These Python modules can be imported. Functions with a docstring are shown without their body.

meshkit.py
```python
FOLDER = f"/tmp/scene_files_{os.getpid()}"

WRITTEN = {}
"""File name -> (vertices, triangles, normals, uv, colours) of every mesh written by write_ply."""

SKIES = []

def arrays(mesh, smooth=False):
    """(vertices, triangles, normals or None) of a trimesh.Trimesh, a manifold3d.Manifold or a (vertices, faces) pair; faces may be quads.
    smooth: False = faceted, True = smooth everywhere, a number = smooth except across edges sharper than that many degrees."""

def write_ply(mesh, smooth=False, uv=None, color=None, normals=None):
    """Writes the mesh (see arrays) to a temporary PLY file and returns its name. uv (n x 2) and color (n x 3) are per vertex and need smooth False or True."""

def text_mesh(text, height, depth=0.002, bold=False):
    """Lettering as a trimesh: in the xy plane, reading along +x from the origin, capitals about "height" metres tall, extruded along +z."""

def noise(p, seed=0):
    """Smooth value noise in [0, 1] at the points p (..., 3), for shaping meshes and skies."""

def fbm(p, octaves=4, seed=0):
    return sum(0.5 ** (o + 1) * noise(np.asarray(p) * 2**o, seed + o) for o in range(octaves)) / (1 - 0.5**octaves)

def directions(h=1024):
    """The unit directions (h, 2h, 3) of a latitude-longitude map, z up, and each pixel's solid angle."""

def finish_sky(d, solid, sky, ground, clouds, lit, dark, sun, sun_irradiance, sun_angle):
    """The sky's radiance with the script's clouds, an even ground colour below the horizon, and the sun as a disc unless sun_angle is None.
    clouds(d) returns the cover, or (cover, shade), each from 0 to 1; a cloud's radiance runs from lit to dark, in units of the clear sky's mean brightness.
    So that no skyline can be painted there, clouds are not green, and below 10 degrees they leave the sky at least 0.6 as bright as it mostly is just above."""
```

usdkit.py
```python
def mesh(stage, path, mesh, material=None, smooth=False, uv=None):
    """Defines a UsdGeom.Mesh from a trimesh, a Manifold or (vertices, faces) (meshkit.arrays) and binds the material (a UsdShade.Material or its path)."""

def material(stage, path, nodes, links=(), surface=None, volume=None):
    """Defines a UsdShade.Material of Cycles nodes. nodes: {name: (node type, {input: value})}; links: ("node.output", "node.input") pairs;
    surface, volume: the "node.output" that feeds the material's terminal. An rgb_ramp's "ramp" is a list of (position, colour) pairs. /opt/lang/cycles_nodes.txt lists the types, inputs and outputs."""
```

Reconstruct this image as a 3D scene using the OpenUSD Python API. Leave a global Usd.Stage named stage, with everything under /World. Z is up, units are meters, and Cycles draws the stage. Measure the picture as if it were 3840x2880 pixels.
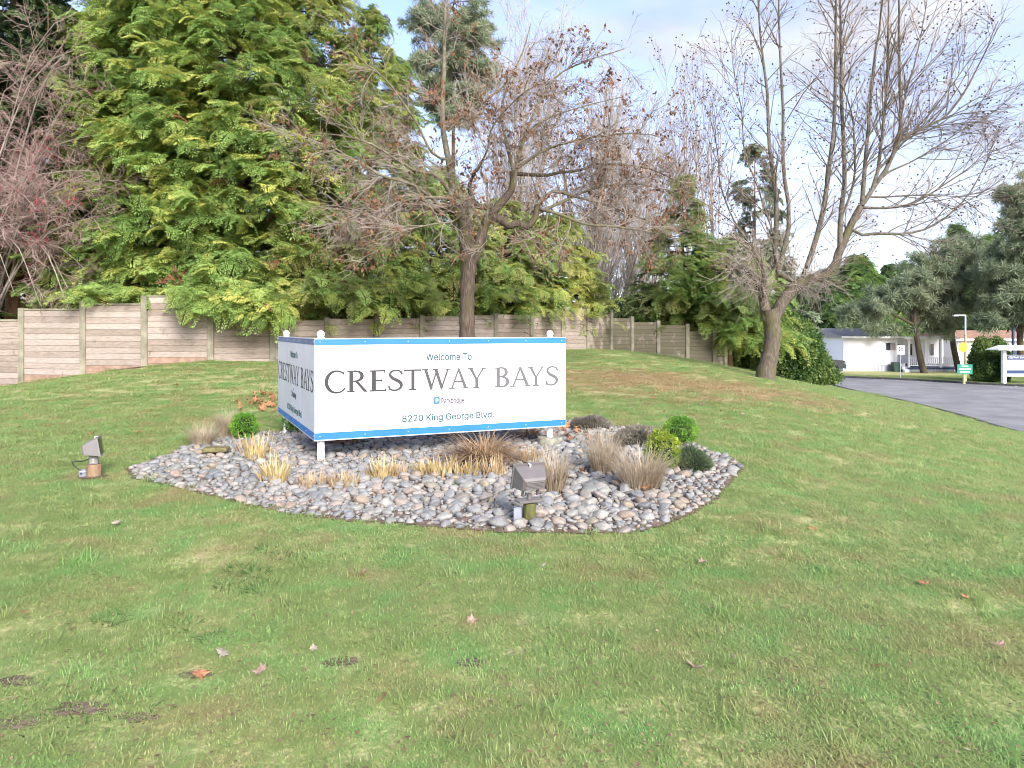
import math, numpy as np, trimesh, usdkit, meshkit
from pxr import Usd, UsdGeom, UsdLux, UsdShade, Gf, Sdf, Vt
from scipy.interpolate import RBFInterpolator
from scipy.spatial.transform import Rotation as R
from shapely.geometry import Polygon, LineString, Point, box as sbox
from shapely import union_all, affinity, contains_xy

stage = Usd.Stage.CreateInMemory()
UsdGeom.SetStageUpAxis(stage, 'Z')
stage.SetDefaultPrim(UsdGeom.Xform.Define(stage, '/World').GetPrim())
UsdGeom.Scope.Define(stage, '/World/Looks')

# ------------------------------------------------------------------ camera, sky, sun, exposure
F, CX, HZ, EYE = 2500.0, 1920.0, 1236.0, 1.6          # lens in photograph pixels, horizon row, eye height
cam = UsdGeom.Camera.Define(stage, '/World/camera')
cam.CreateHorizontalApertureAttr(36.0)
cam.CreateVerticalApertureAttr(27.0)
cam.CreateFocalLengthAttr(36.0 * F / 3840)
cam.CreateVerticalApertureOffsetAttr(-(1440 - HZ) / 3840 * 36.0)
cam.CreateClippingRangeAttr((0.05, 2000.0))
cam.AddTranslateOp().Set(Gf.Vec3d(0, 0, EYE))
cam.AddRotateXOp().Set(90.0)
cam.CreateExposureAttr(2.9)

SUN = np.array([0.36, -0.80, 0.52]); SUN /= np.linalg.norm(SUN)
sun = UsdLux.DistantLight.Define(stage, '/World/sun')
sun.CreateIntensityAttr(0.33); sun.CreateAngleAttr(24.0); sun.CreateColorAttr(Gf.Vec3f(1, 0.965, 0.92))
sun.GetPrim().CreateAttribute('inputs:normalize', Sdf.ValueTypeNames.Bool).Set(True)
_z = SUN; _x = np.cross([0, 0, 1], _z); _x /= np.linalg.norm(_x); _y = np.cross(_z, _x)
sun.AddTransformOp().Set(Gf.Matrix4d(*_x, 0, *_y, 0, *_z, 0, 0, 0, 0, 1))

dome = UsdLux.DomeLight.Define(stage, '/World/sky')
sky_mat = usdkit.material(stage, '/World/Looks/sky', {
    'tc': ('texture_coordinate', {}),
    'sky': ('sky_texture', {'sky_type': 'single_scattering', 'sun_disc': False, 'sun_elevation': float(math.asin(SUN[2])), 'sun_rotation': float(math.atan2(SUN[0], SUN[1])), 'air_density': 1.0, 'aerosol_density': 1.0}),
    'map': ('mapping', {'scale': (2.2, 2.2, 5.5), 'location': (0.35, 0.2, 0.55)}),
    'n': ('noise_texture', {'scale': 1.25, 'detail': 7.0, 'roughness': 0.56, 'distortion': 0.3}),
    'r': ('rgb_ramp', {'ramp': [(0.40, (0.04, 0.04, 0.04)), (0.53, (0.42, 0.42, 0.42)), (0.66, (0.95, 0.95, 0.95))]}),
    'n2': ('noise_texture', {'scale': 3.2, 'detail': 5.0, 'roughness': 0.5}),
    'cl': ('rgb_ramp', {'ramp': [(0.3, (1.6, 1.72, 2.1)), (0.7, (2.4, 2.4, 2.55))]}),
    'tn': ('mix_color', {'blend_type': 'multiply', 'fac': 1.0, 'b': (0.93, 0.86, 1.0), 'use_clamp': False}),
    'm': ('mix_color', {'use_clamp': False}),
    'bg': ('background_shader', {'strength': 0.06})},
    [('tc.generated', 'map.vector'), ('map.vector', 'n.vector'), ('map.vector', 'n2.vector'), ('n.fac', 'r.fac'), ('n2.fac', 'cl.fac'), ('r.color', 'm.fac'),
     ('sky.color', 'tn.a'), ('tn.result', 'm.a'), ('cl.color', 'm.b'), ('m.result', 'bg.color')], surface='bg.background')
UsdShade.MaterialBindingAPI.Apply(dome.GetPrim()).Bind(sky_mat)
dome.GetPrim().SetCustomDataByKey('kind', 'structure')

# ------------------------------------------------------------------ helpers
rng = np.random.default_rng(11)
PI = math.pi
_count = {}
def fresh(parent, name):
    k = (parent, name); n = _count.get(k, 0); _count[k] = n + 1
    return f'{parent}/{name}' if n == 0 else f'{parent}/{name}_{n:03d}'
def tag(prim, label=None, cat=None, group=None, kind=None):
    for k, v in (('label', label), ('category', cat), ('group', group), ('kind', kind)):
        if v: prim.SetCustomDataByKey(k, v)
    return prim
def thing(name, label, cat, loc=(0, 0, 0), rotz=0.0, group=None):
    x = UsdGeom.Xform.Define(stage, fresh('/World', name))
    x.AddTranslateOp().Set(Gf.Vec3d(*map(float, loc)))
    if rotz: x.AddRotateZOp().Set(math.degrees(rotz))
    return tag(x.GetPrim(), label, cat, group)
def part(parent, name, mesh, mat, smooth=False, kind=None, label=None, loc=None):
    path = fresh(str(parent.GetPath()) if parent else '/World', name)
    m = usdkit.mesh(stage, path, mesh, mat, smooth=smooth)
    if loc is not None: m.AddTranslateOp().Set(Gf.Vec3d(*map(float, loc)))
    tag(m.GetPrim(), label, None, None, kind)
    return m.GetPrim()
def single(name, mesh, mat, label, cat=None, group=None, kind=None, smooth=False):
    path = fresh('/World', name)
    return tag(usdkit.mesh(stage, path, mesh, mat, smooth=smooth).GetPrim(), label, cat, group, kind)
def copy_of(root, label, loc, rotz=0.0, scale=1.0, group=None):
    d = root.GetCustomData()
    x = UsdGeom.Xform.Define(stage, fresh('/World', root.GetName()))
    x.GetPrim().GetReferences().AddInternalReference(root.GetPath())
    x.ClearXformOpOrder()
    x.AddTranslateOp().Set(Gf.Vec3d(*map(float, loc)))
    for a in ('xformOp:rotateZ', ): pass
    ops = [o for o in x.GetOrderedXformOps()]
    x.MakeMatrixXform().Set(Gf.Matrix4d(*(np.array([[math.cos(rotz) * scale, math.sin(rotz) * scale, 0, 0], [-math.sin(rotz) * scale, math.cos(rotz) * scale, 0, 0], [0, 0, scale, 0], [*map(float, loc), 1]]).ravel())))
    x.GetPrim().SetInstanceable(True)
    return tag(x.GetPrim(), label, d.get('category'), group or d.get('group'))
def scatter(parent, name, protos, pos, rot, scl, idx, kind='stuff', label=None):
    """PointInstancer: protos = [(mesh, material, smooth)], rot = scipy Rotation."""
    path = fresh(str(parent.GetPath()) if parent else '/World', name)
    pi = UsdGeom.PointInstancer.Define(stage, path)
    for i, (me, ma, sm) in enumerate(protos):
        p = usdkit.mesh(stage, f'{path}/shape_{i:03d}', me, ma, smooth=sm)
        pi.GetPrototypesRel().AddTarget(p.GetPath())
    q = rot.as_quat()
    pi.CreatePositionsAttr(Vt.Vec3fArray.FromNumpy(np.asarray(pos, np.float32)))
    pi.CreateOrientationsAttr(Vt.QuathArray([Gf.Quath(float(a[3]), float(a[0]), float(a[1]), float(a[2])) for a in q]))
    s = np.asarray(scl, np.float32); s = np.repeat(s[:, None], 3, 1) if s.ndim == 1 else s
    pi.CreateScalesAttr(Vt.Vec3fArray.FromNumpy(s))
    pi.CreateProtoIndicesAttr(Vt.IntArray.FromNumpy(np.asarray(idx, np.int32)))
    return tag(pi.GetPrim(), label, None, None, kind)

def P(px, py, D): return np.array([(px - CX) / F * D, D, EYE - (py - HZ) / F * D])       # point seen at a photo pixel, D metres off
def onz(px, py, z=0.0):
    D = (EYE - z) * F / (py - HZ); return np.array([(px - CX) / F * D, D, z])
def bx(x0, x1, y0, y1, z0, z1):
    return trimesh.creation.box(bounds=[[x0, y0, z0], [x1, y1, z1]])
def cbox(sx, sy, sz, c=0.01):
    """box centred at the origin with chamfered edges"""
    pts = []
    for a in (-1, 1):
        for b in (-1, 1):
            for d in (-1, 1):
                x, y, z = a * sx / 2, b * sy / 2, d * sz / 2
                pts += [(x - a * c, y - b * c, z), (x - a * c, y, z - d * c), (x, y - b * c, z - d * c)]
    return trimesh.convex.convex_hull(np.array(pts))
def moved(m, t=(0, 0, 0), rz=0.0, rx=0.0, ry=0.0, s=1.0):
    m = m.copy(); M = np.eye(4)
    M[:3, :3] = R.from_euler('xyz', [rx, ry, rz]).as_matrix() * s; M[:3, 3] = t
    m.apply_transform(M); return m
def join(ms): return trimesh.util.concatenate(ms)
def cyl(a, b, r, n=12, r2=None):
    return tube_mesh(np.array([a, b], float)[None], np.array([[r, r if r2 is None else r2]]), n, cap=True)
def tubes(pts, rad, sides):
    """pts (N,n,3), rad (N,n) -> verts, faces"""
    N, n, _ = pts.shape
    t = np.gradient(pts, axis=1); t /= np.maximum(np.linalg.norm(t, axis=2, keepdims=True), 1e-9)
    mean = pts[:, -1] - pts[:, 0]
    ref = np.where((np.abs(mean[:, 2]) > 0.75 * np.linalg.norm(mean, axis=1))[:, None], [1.0, 0.13, 0], [0, 0.11, 1.0])
    a = np.cross(t, ref[:, None]); a /= np.maximum(np.linalg.norm(a, axis=2, keepdims=True), 1e-9)
    b = np.cross(t, a)
    ang = np.arange(sides) / sides * 2 * PI
    v = pts[:, :, None] + rad[:, :, None, None] * (a[:, :, None] * np.cos(ang)[None, None, :, None] + b[:, :, None] * np.sin(ang)[None, None, :, None])
    i = np.arange(N)[:, None, None] * n * sides + np.arange(n - 1)[None, :, None] * sides
    k = np.arange(sides)[None, None]; k2 = (k + 1) % sides
    q = np.stack([i + k, i + k2, i + k2 + sides, i + k + sides], -1).reshape(-1, 4)
    return v.reshape(-1, 3), np.vstack([q[:, [0, 2, 1]], q[:, [0, 3, 2]]])
def tube_mesh(pts, rad, sides, cap=False):
    v, f = tubes(pts, rad, sides)
    if cap:
        N, n, _ = pts.shape; extra = []
        for j in range(N):
            o = j * n * sides
            for s in range(1, sides - 1):
                extra.append((o, o + s, o + s + 1)); e = o + (n - 1) * sides; extra.append((e, e + s + 1, e + s))
        f = np.vstack([f, extra])
    m = trimesh.Trimesh(v, f, process=False); return m
def cat(vfs):
    vs, fs, n = [], [], 0
    for v, f in vfs:
        vs.append(v); fs.append(f + n); n += len(v)
    return np.vstack(vs), np.vstack(fs)
def spline(pts, m):
    pts = np.asarray(pts, float)
    p = np.vstack([2 * pts[0] - pts[1], pts, 2 * pts[-1] - pts[-2]])
    d = np.r_[0, np.cumsum(np.linalg.norm(np.diff(pts, axis=0), axis=1))]; d /= d[-1]
    out = []
    for u in np.linspace(0, 1, m):
        i = min(np.searchsorted(d, u, 'right') - 1, len(pts) - 2); t = (u - d[i]) / max(d[i + 1] - d[i], 1e-9)
        a, b, c, e = p[i], p[i + 1], p[i + 2], p[i + 3]
        out.append(0.5 * (2 * b + (c - a) * t + (2 * a - 5 * b + 4 * c - e) * t * t + (3 * b - a - 3 * c + e) * t ** 3))
    return np.array(out)
def unit(v): return v / np.maximum(np.linalg.norm(v, axis=-1, keepdims=True), 1e-9)
def spawn(rg, P0, R0, count, t=(0.25, 1), ang=(40, 12), length=(0.4, 0.9), npts=5, wander=0.12, up=0.0, rfac=0.6, rtip=0.003, rmax=None, away=None):
    """children of the polylines P0 (N,n,3): returns points and radii"""
    N, n, _ = P0.shape
    L = np.linalg.norm(np.diff(P0, axis=1), axis=2).sum(1)
    i = rg.choice(N, count, p=L / L.sum())
    u = rg.uniform(*t, count) * (n - 1); k = np.minimum(u.astype(int), n - 2); w = (u - k)[:, None]
    p = P0[i, k] * (1 - w) + P0[i, k + 1] * w
    r = (R0[i, k] * (1 - w[:, 0]) + R0[i, k + 1] * w[:, 0]) * rfac
    if rmax: r = np.minimum(r, rmax)
    tan = unit(P0[i, k + 1] - P0[i, k])
    side = unit(np.cross(tan, rg.normal(size=(count, 3))))
    a = np.radians(rg.normal(ang[0], ang[1], count))[:, None]
    d = unit(tan * np.cos(a) + side * np.sin(a) + np.array([0, 0, up]) * 0.5)
    ln = rg.uniform(*length, count)[:, None] * (1 - 0.35 * (u / (n - 1)))[:, None]
    pts = [p]
    for s in range(npts - 1):
        pts.append(pts[-1] + d * ln / (npts - 1))
        d = unit(d + rg.normal(size=(count, 3)) * wander + np.array([0, 0, up]) * 0.22)
    pts = np.stack(pts, 1)
    r = np.maximum(r, rtip * 1.2)
    rad = r[:, None] * (1 - np.linspace(0, 1, npts)) + rtip * np.linspace(0, 1, npts)
    return pts, rad
def quads(c, a, b):
    """diamond leaves: centres c, half axes a, b (N,3)"""
    n = len(c)
    v = np.stack([c - a, c + b, c + a, c - b], 1).reshape(-1, 3)
    i = np.arange(n)[:, None] * 4
    return v, np.vstack([i + [0, 1, 2], i + [0, 2, 3]])
def rvec(rg, n): return unit(rg.normal(size=(n, 3)))

# ------------------------------------------------------------------ materials
def ramp3(a, b, c): return [(0.3, a), (0.5, b), (0.7, c)]
def mat_plain(name, col, rough=0.6, noise=0.0, scale=6.0, bump=0.0, bscale=40.0, spec=0.3, metal=0.0):
    nodes = {'g': ('geometry', {}), 'n': ('noise_texture', {'scale': scale, 'detail': 4.0}),
             'r': ('rgb_ramp', {'ramp': [(0.3, tuple(x * (1 - noise) for x in col)), (0.7, tuple(min(1, x * (1 + noise)) for x in col))]}),
             'p': ('principled_bsdf', {'roughness': rough, 'specular_ior_level': spec, 'metallic': metal})}
    links = [('g.position', 'n.vector'), ('n.fac', 'r.fac'), ('r.color', 'p.base_color')]
    if bump:
        nodes |= {'nb': ('noise_texture', {'scale': bscale, 'detail': 3.0}), 'b': ('bump', {'strength': bump, 'distance': 0.02})}
        links += [('g.position', 'nb.vector'), ('nb.fac', 'b.height'), ('b.normal', 'p.normal')]
    return usdkit.material(stage, f'/World/Looks/{name}', nodes, links, surface='p.BSDF')
def mat_leaf(name, c0, c1, c2, scale=0.8, trans=0.3, rough=0.55, rand='object'):
    """foliage: large patches of tone (noise over place) and a shift from leaf to leaf"""
    return usdkit.material(stage, f'/World/Looks/{name}', {
        'g': ('geometry', {}), 'o': ('object_info', {}),
        'n': ('noise_texture', {'scale': scale, 'detail': 3.0}),
        'ad': ('math', {'math_type': 'multiply_add', 'value2': 0.26, 'value3': -0.13}),
        'su': ('math', {'math_type': 'add'}),
        'r': ('rgb_ramp', {'ramp': ramp3(c0, c1, c2)}),
        'p': ('principled_bsdf', {'roughness': rough, 'specular_ior_level': 0.25}),
        't': ('translucent_bsdf', {}), 'x': ('mix_closure', {'fac': trans})},
        [('g.position', 'n.vector'), ('o.random' if rand == 'object' else 'g.random_per_island', 'ad.value1'), ('n.fac', 'su.value1'), ('ad.value', 'su.value2'), ('su.value', 'r.fac'),
         ('r.color', 'p.base_color'), ('r.color', 't.color'), ('p.BSDF', 'x.closure1'), ('t.BSDF', 'x.closure2')], surface='x.closure')
def mat_bark(name, c0, c1, c2, moss=None, zs=0.18, scale=22.0):
    nodes = {'g': ('geometry', {}), 'm': ('mapping', {'scale': (1, 1, zs)}), 'n': ('noise_texture', {'scale': scale, 'detail': 5.0, 'roughness': 0.65}),
             'r': ('rgb_ramp', {'ramp': ramp3(c0, c1, c2)}), 'b': ('bump', {'strength': 0.9, 'distance': 0.03}),
             'n2': ('noise_texture', {'scale': 2.3, 'detail': 5.0}), 'r2': ('rgb_ramp', {'ramp': [(0.5, (0, 0, 0)), (0.66, (0.8, 0.8, 0.8))]}),
             'mx': ('mix_color', {'b': moss or c1}), 'p': ('principled_bsdf', {'roughness': 0.85, 'specular_ior_level': 0.15})}
    return usdkit.material(stage, f'/World/Looks/{name}', nodes, [('g.position', 'm.vector'), ('m.vector', 'n.vector'), ('n.fac', 'r.fac'), ('n.fac', 'b.height'), ('b.normal', 'p.normal'),
        ('g.position', 'n2.vector'), ('n2.fac', 'r2.fac'), ('r2.color', 'mx.fac'), ('r.color', 'mx.a'), ('mx.result', 'p.base_color')], surface='p.BSDF')

def mat_lawn(name, blades):
    """lawn: greens with straw and worn brown patches that stay where they are; for the blades each blade shifts a little"""
    nodes = {'g': ('geometry', {}),
             'n1': ('noise_texture', {'scale': 0.55, 'detail': 4.0, 'roughness': 0.6}), 'n2': ('noise_texture', {'scale': 3.1, 'detail': 4.0, 'roughness': 0.6}),
             'gr': ('rgb_ramp', {'ramp': [(0.0, (0.26, 0.34, 0.115)), (0.30, (0.365, 0.43, 0.165)), (0.55, (0.475, 0.485, 0.215)), (0.80, (0.56, 0.495, 0.29)), (1.0, (0.60, 0.47, 0.33))]}),
             'sum': ('math', {'math_type': 'multiply_add', 'value2': 0.75}), 'half': ('math', {'math_type': 'multiply_add', 'value2': 0.5, 'value3': -0.60}), 'n5': ('noise_texture', {'scale': 13.0, 'detail': 3.0}), 's5': ('math', {'math_type': 'multiply_add', 'value2': 0.9}),
             'd': ('vector_math', {'math_type': 'distance', 'vector2': (0.50, 3.45, 0.0)}), 'sc': ('mapping', {'scale': (0.13, 0.2, 0.0)}),
             'dm': ('map_range', {'from_min': 0.0, 'from_max': 0.85, 'to_min': 0.36, 'to_max': 0.0, 'clamp': True}),
             'bs': ('math', {'math_type': 'add'}), 'nb': ('noise_texture', {'scale': 1.3, 'detail': 5.0, 'roughness': 0.65}),
             'br': ('rgb_ramp', {'ramp': [(0.50, (0, 0, 0)), (0.62, (0.35, 0.35, 0.35)), (0.76, (0.85, 0.85, 0.85))]}),
             'n6': ('noise_texture', {'scale': 2.1, 'detail': 4.0, 'roughness': 0.6}), 'r6': ('rgb_ramp', {'ramp': [(0.48, (0, 0, 0)), (0.66, (0.8, 0.8, 0.8))]}), 'fg': ('mix_color', {'b': (0.22, 0.40, 0.125)}),
             'mx': ('mix_color', {'b': (0.42, 0.29, 0.16)})}
    links = [('g.position', 'n1.vector'), ('g.position', 'n2.vector'), ('n1.fac', 'half.value1'), ('n2.fac', 'sum.value1'), ('half.value', 's5.value3'), ('g.position', 'n5.vector'), ('n5.fac', 's5.value1'), ('s5.value', 'sum.value3'),
             ('g.position', 'sc.vector'), ('sc.vector', 'd.vector1'), ('d.value', 'dm.value'), ('g.position', 'nb.vector'), ('nb.fac', 'bs.value1'), ('dm.result', 'bs.value2'), ('bs.value', 'br.fac'),
             ('g.position', 'n6.vector'), ('n6.fac', 'r6.fac'), ('r6.color', 'fg.fac'), ('gr.color', 'fg.a'), ('fg.result', 'mx.a'), ('br.color', 'mx.fac')]
    if blades:
        nodes |= {'ad': ('math', {'math_type': 'multiply_add', 'value2': 0.9, 'value3': -0.45}), 'su': ('math', {'math_type': 'add'}),
                  'p': ('principled_bsdf', {'roughness': 0.5, 'specular_ior_level': 0.3}), 't': ('translucent_bsdf', {}), 'x': ('mix_closure', {'fac': 0.45})}
        links += [('g.random_per_island', 'ad.value1'), ('sum.value', 'su.value1'), ('ad.value', 'su.value2'), ('su.value', 'gr.fac'),
                  ('mx.result', 'p.base_color'), ('mx.result', 't.color'), ('p.BSDF', 'x.closure1'), ('t.BSDF', 'x.closure2')]
        return usdkit.material(stage, f'/World/Looks/{name}', nodes, links, surface='x.closure')
    nodes |= {'dk': ('mix_color', {'fac': 0.5, 'b': (0.16, 0.12, 0.065)}), 'n3': ('noise_texture', {'scale': 45.0, 'detail': 5.0}), 'b': ('bump', {'strength': 0.5, 'distance': 0.02}),
              'p': ('principled_bsdf', {'roughness': 0.9, 'specular_ior_level': 0.1})}
    links += [('sum.value', 'gr.fac'), ('mx.result', 'dk.a'), ('dk.result', 'p.base_color'), ('g.position', 'n3.vector'), ('n3.fac', 'b.height'), ('b.normal', 'p.normal')]
    return usdkit.material(stage, f'/World/Looks/{name}', nodes, links, surface='p.BSDF')

M_LAWN, M_BLADE = mat_lawn('lawn', False), mat_lawn('grass_blades', True)
M_SOIL = mat_plain('soil', (0.125, 0.088, 0.068), 0.95, 0.4, 9.0, 0.8, 30.0, 0.1)
M_ASPHALT = mat_plain('asphalt', (0.18, 0.178, 0.178), 0.8, 0.22, .9, 0.5, 120.0, 0.35)
M_KERB = mat_plain('kerb', (0.05, 0.05, 0.052), 0.85, 0.3, 4.0, 0.4, 40.0)

# ------------------------------------------------------------------ fence line, ground
FENCE = [(-150, 1470, 1190, 19.8), (86, 1438, 1155, 19.5), (316, 1405, 1130, 19.2), (546, 1375, 1112, 19.0), (792, 1352, 1188, 19.0), (1022, 1356, 1195, 19.6), (1223, 1352, 1190, 20.6), (1409, 1346, 1186, 21.6), (1578, 1340, 1180, 22.7),
         (1727, 1333, 1178, 23.8), (1855, 1327, 1176, 25.0), (1990, 1319, 1170, 26.2), (2106, 1313, 1165, 27.3), (2201, 1310, 1155, 28.4), (2289, 1316, 1170, 29.5), (2368, 1326, 1187, 30.4), (2467, 1340, 1203, 30.8), (2577, 1358, 1222, 31.0), (2677, 1377, 1237, 31.0), (2718, 1387, 1264, 31.2)]
fence_base = [P(a, b, d) for a, b, c, d in FENCE]
GP = [(0, 0, 0), (-3, 2, 0), (3, 2, -.06), (0, 5, 0), (-4.3, 7.4, 0), (2.6, 7.6, 0), (-.5, 9, 0), (-3, 10.5, 0), (1, 11.5, .03), (3, 10.5, -.02), (-9, 10, -.02), (-8, 5, 0), (-12, 14, -.04), (-15, 8, -.1),
      (0, 15, .30), (-7, 14.5, .28), (8.4, 22, -.03), (5, 16, .12), (6, 8, -.36), (8.8, 11.5, -.78), (10.6, 33, -.42), (13, 33, -.82), (15.4, 33, -1.25), (12, 24, -.78), (9, 16, -.5), (6, 13, -.16), (4, 20, .35),
      (12, 10, -1.2), (14, 5, -1.4), (10, 0, -1.), (5, 0, -.25), (16.3, 21.5, -1.70), (17.3, 25.8, -1.72), (18.2, 31.4, -1.72), (18.6, 36.6, -1.72), (19, 41, -1.72), (16, 42.5, -1.72), (15.5, 16, -1.65), (15, 10, -1.62),
      (22, 20, -1.72), (24, 30, -1.72), (25, 40, -1.72), (30, 44, -1.72), (24, 47, -1.72), (32, 41, -1.72), (40, 34, -1.72), (45, 20, -1.72), (30, 55, -1.72), (45, 55, -1.72), (20, 55, -1.72), (30, 8, -1.75), (20, 0, -1.7),
      (0, 45, -1.5), (-15, 24, .1), (-20, 30, 0), (0, 30, .4), (5, 35, 0), (-40, 10, -.3), (-40, 60, -1.5), (0, -30, 0), (0, 100, -2), (60, 100, -2), (-60, 100, -2), (70, 40, -1.9), (-70, 0, -1), (70, 0, -1.8)] + [tuple(p) for p in fence_base[::1]]
GP = np.array(GP)
_rbf = RBFInterpolator(GP[:, :2], GP[:, 2], kernel='thin_plate_spline', smoothing=0.02)
def gz(x, y):
    x, y = np.broadcast_arrays(np.asarray(x, float), np.asarray(y, float))
    q = np.stack([x.ravel(), y.ravel()], 1)
    z = _rbf(q)
    far = np.clip((np.hypot(q[:, 0], q[:, 1] - 25) - 55) / 40, 0, 1)
    return (np.clip(z, -2.2, 1.2) * (1 - far) - 2.0 * far).reshape(x.shape)
def G(x, y): return np.array([x, y, float(gz(x, y))])
def ongr(px, py, D0=8.0):
    """where the pixel's ray meets the ground"""
    D = D0
    for _ in range(60):
        x = (px - CX) / F * D; z = float(gz(x, D)); D = 0.6 * D + 0.4 * (EYE - z) * F / (py - HZ)
    return np.array([(px - CX) / F * D, D, float(gz((px - CX) / F * D, D))])

ROADZ = -1.8
near = [onz(a, b, ROADZ)[:2] for a, b in ((3835, 1631), (3611, 1565), (3383, 1507), (3200, 1468), (3091, 1443))]
far_ = [onz(a, b, ROADZ)[:2] for a, b in ((3090, 1415), (3233, 1419), (3453, 1429), (3835, 1450))]
near_line = spline([(12.5, -25), (14.2, 0), (15.5, 12)] + near + [(17.0, 43.6), (10, 45), (-5, 46)], 60)
far_line = spline([(-5, 52), (10, 51), (17, 49.8)] + far_ + [(40, 33.5), (60, 27), (90, 20)], 50)
road_poly = Polygon([*near_line, *far_line, (90, -25)])
def grid_axis(segs):
    out = [segs[0][0]]
    for a, b, s in segs: out += list(np.linspace(a, b, max(2, int(round((b - a) / s)) + 1))[1:])
    return np.array(out)
gx = grid_axis([(-600, -100, 100), (-100, -24, 4), (-24, -8, .5), (-8, 8, .3), (8, 34, .22), (34, 60, 2), (60, 100, 5), (100, 600, 100)])
gy = grid_axis([(-60, -4, 4), (-4, 2, 1), (2, 14, .3), (14, 52, .3), (52, 100, 3), (100, 900, 100)])
X, Y = np.meshgrid(gx, gy)
Z = gz(X, Y)
Z += np.where((Y < 40) & (np.abs(X) < 30), (meshkit.fbm(np.stack([X * 1.1, Y * 1.1, X * 0], -1), 3, 5) - .5) * .06, 0)
inroad = contains_xy(road_poly.buffer(0.06), X, Y); Z = np.where(inroad, np.minimum(Z, ROADZ - .12), Z)
bed_px = [(470, 1762), (520, 1745), (620, 1705), (690, 1674), (760, 1657), (850, 1634), (950, 1622), (1060, 1618), (1300, 1592), (1700, 1578), (2100, 1584), (2250, 1602), (2420, 1612), (2560, 1640), (2640, 1680), (2705, 1708), (2778, 1733), (2790, 1762), (2745, 1810), (2690, 1870), (2570, 1945), (2400, 1996), (2150, 2008), (1850, 2005), (1600, 1978), (1300, 1950), (1080, 1925), (900, 1885), (800, 1858), (700, 1835), (600, 1815), (500, 1797)]
bed = Polygon([onz(a, b)[:2] for a, b in bed_px]).buffer(.15).buffer(-.15)
nx, ny = len(gx), len(gy)
ii = (np.arange(ny - 1)[:, None] * nx + np.arange(nx - 1)[None]).ravel()
gf = np.stack([ii, ii + 1, ii + nx + 1, ii + nx], 1)
ground = single('ground', (np.stack([X, Y, Z], -1).reshape(-1, 3), gf), M_LAWN, 'sloping mown lawn ground around the sign and road', kind='structure', smooth=True)

def sheet(poly, z, n=None):
    v, f = trimesh.creation.triangulate_polygon(poly, engine='earcut')
    return trimesh.Trimesh(np.c_[v, np.full(len(v), z)], f, process=False)
single('road', sheet(road_poly, ROADZ), M_ASPHALT, 'grey asphalt road curving left behind the hedge', kind='structure')
def strip(line, w, h0, h1, side):
    line = np.asarray(line); t = unit(np.gradient(line, axis=0)); nrm = np.c_[-t[:, 1], t[:, 0]] * side
    prof = [(-.02, h0), (0, h1 - .02), (.02, h1), (w - .02, h1), (w, h1 - .03), (w + .02, h0)]
    v = np.stack([np.c_[line + nrm * a, np.full(len(line), b)] for a, b in prof], 1)
    m, k = v.shape[:2]; i = (np.arange(m - 1)[:, None] * k + np.arange(k - 1)[None]).ravel()
    return v.reshape(-1, 3), np.stack([i, i + 1, i + k + 1, i + k], 1)
single('kerb', strip(near_line, .2, ROADZ - .1, ROADZ + .12, 1), M_KERB, 'low dark asphalt kerb along the lawn edge of the road', kind='structure')
single('kerb', strip(far_line, .2, ROADZ - .1, ROADZ + .13, 1), M_KERB, 'low dark kerb on the far side of the road before the houses', kind='structure')

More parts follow.
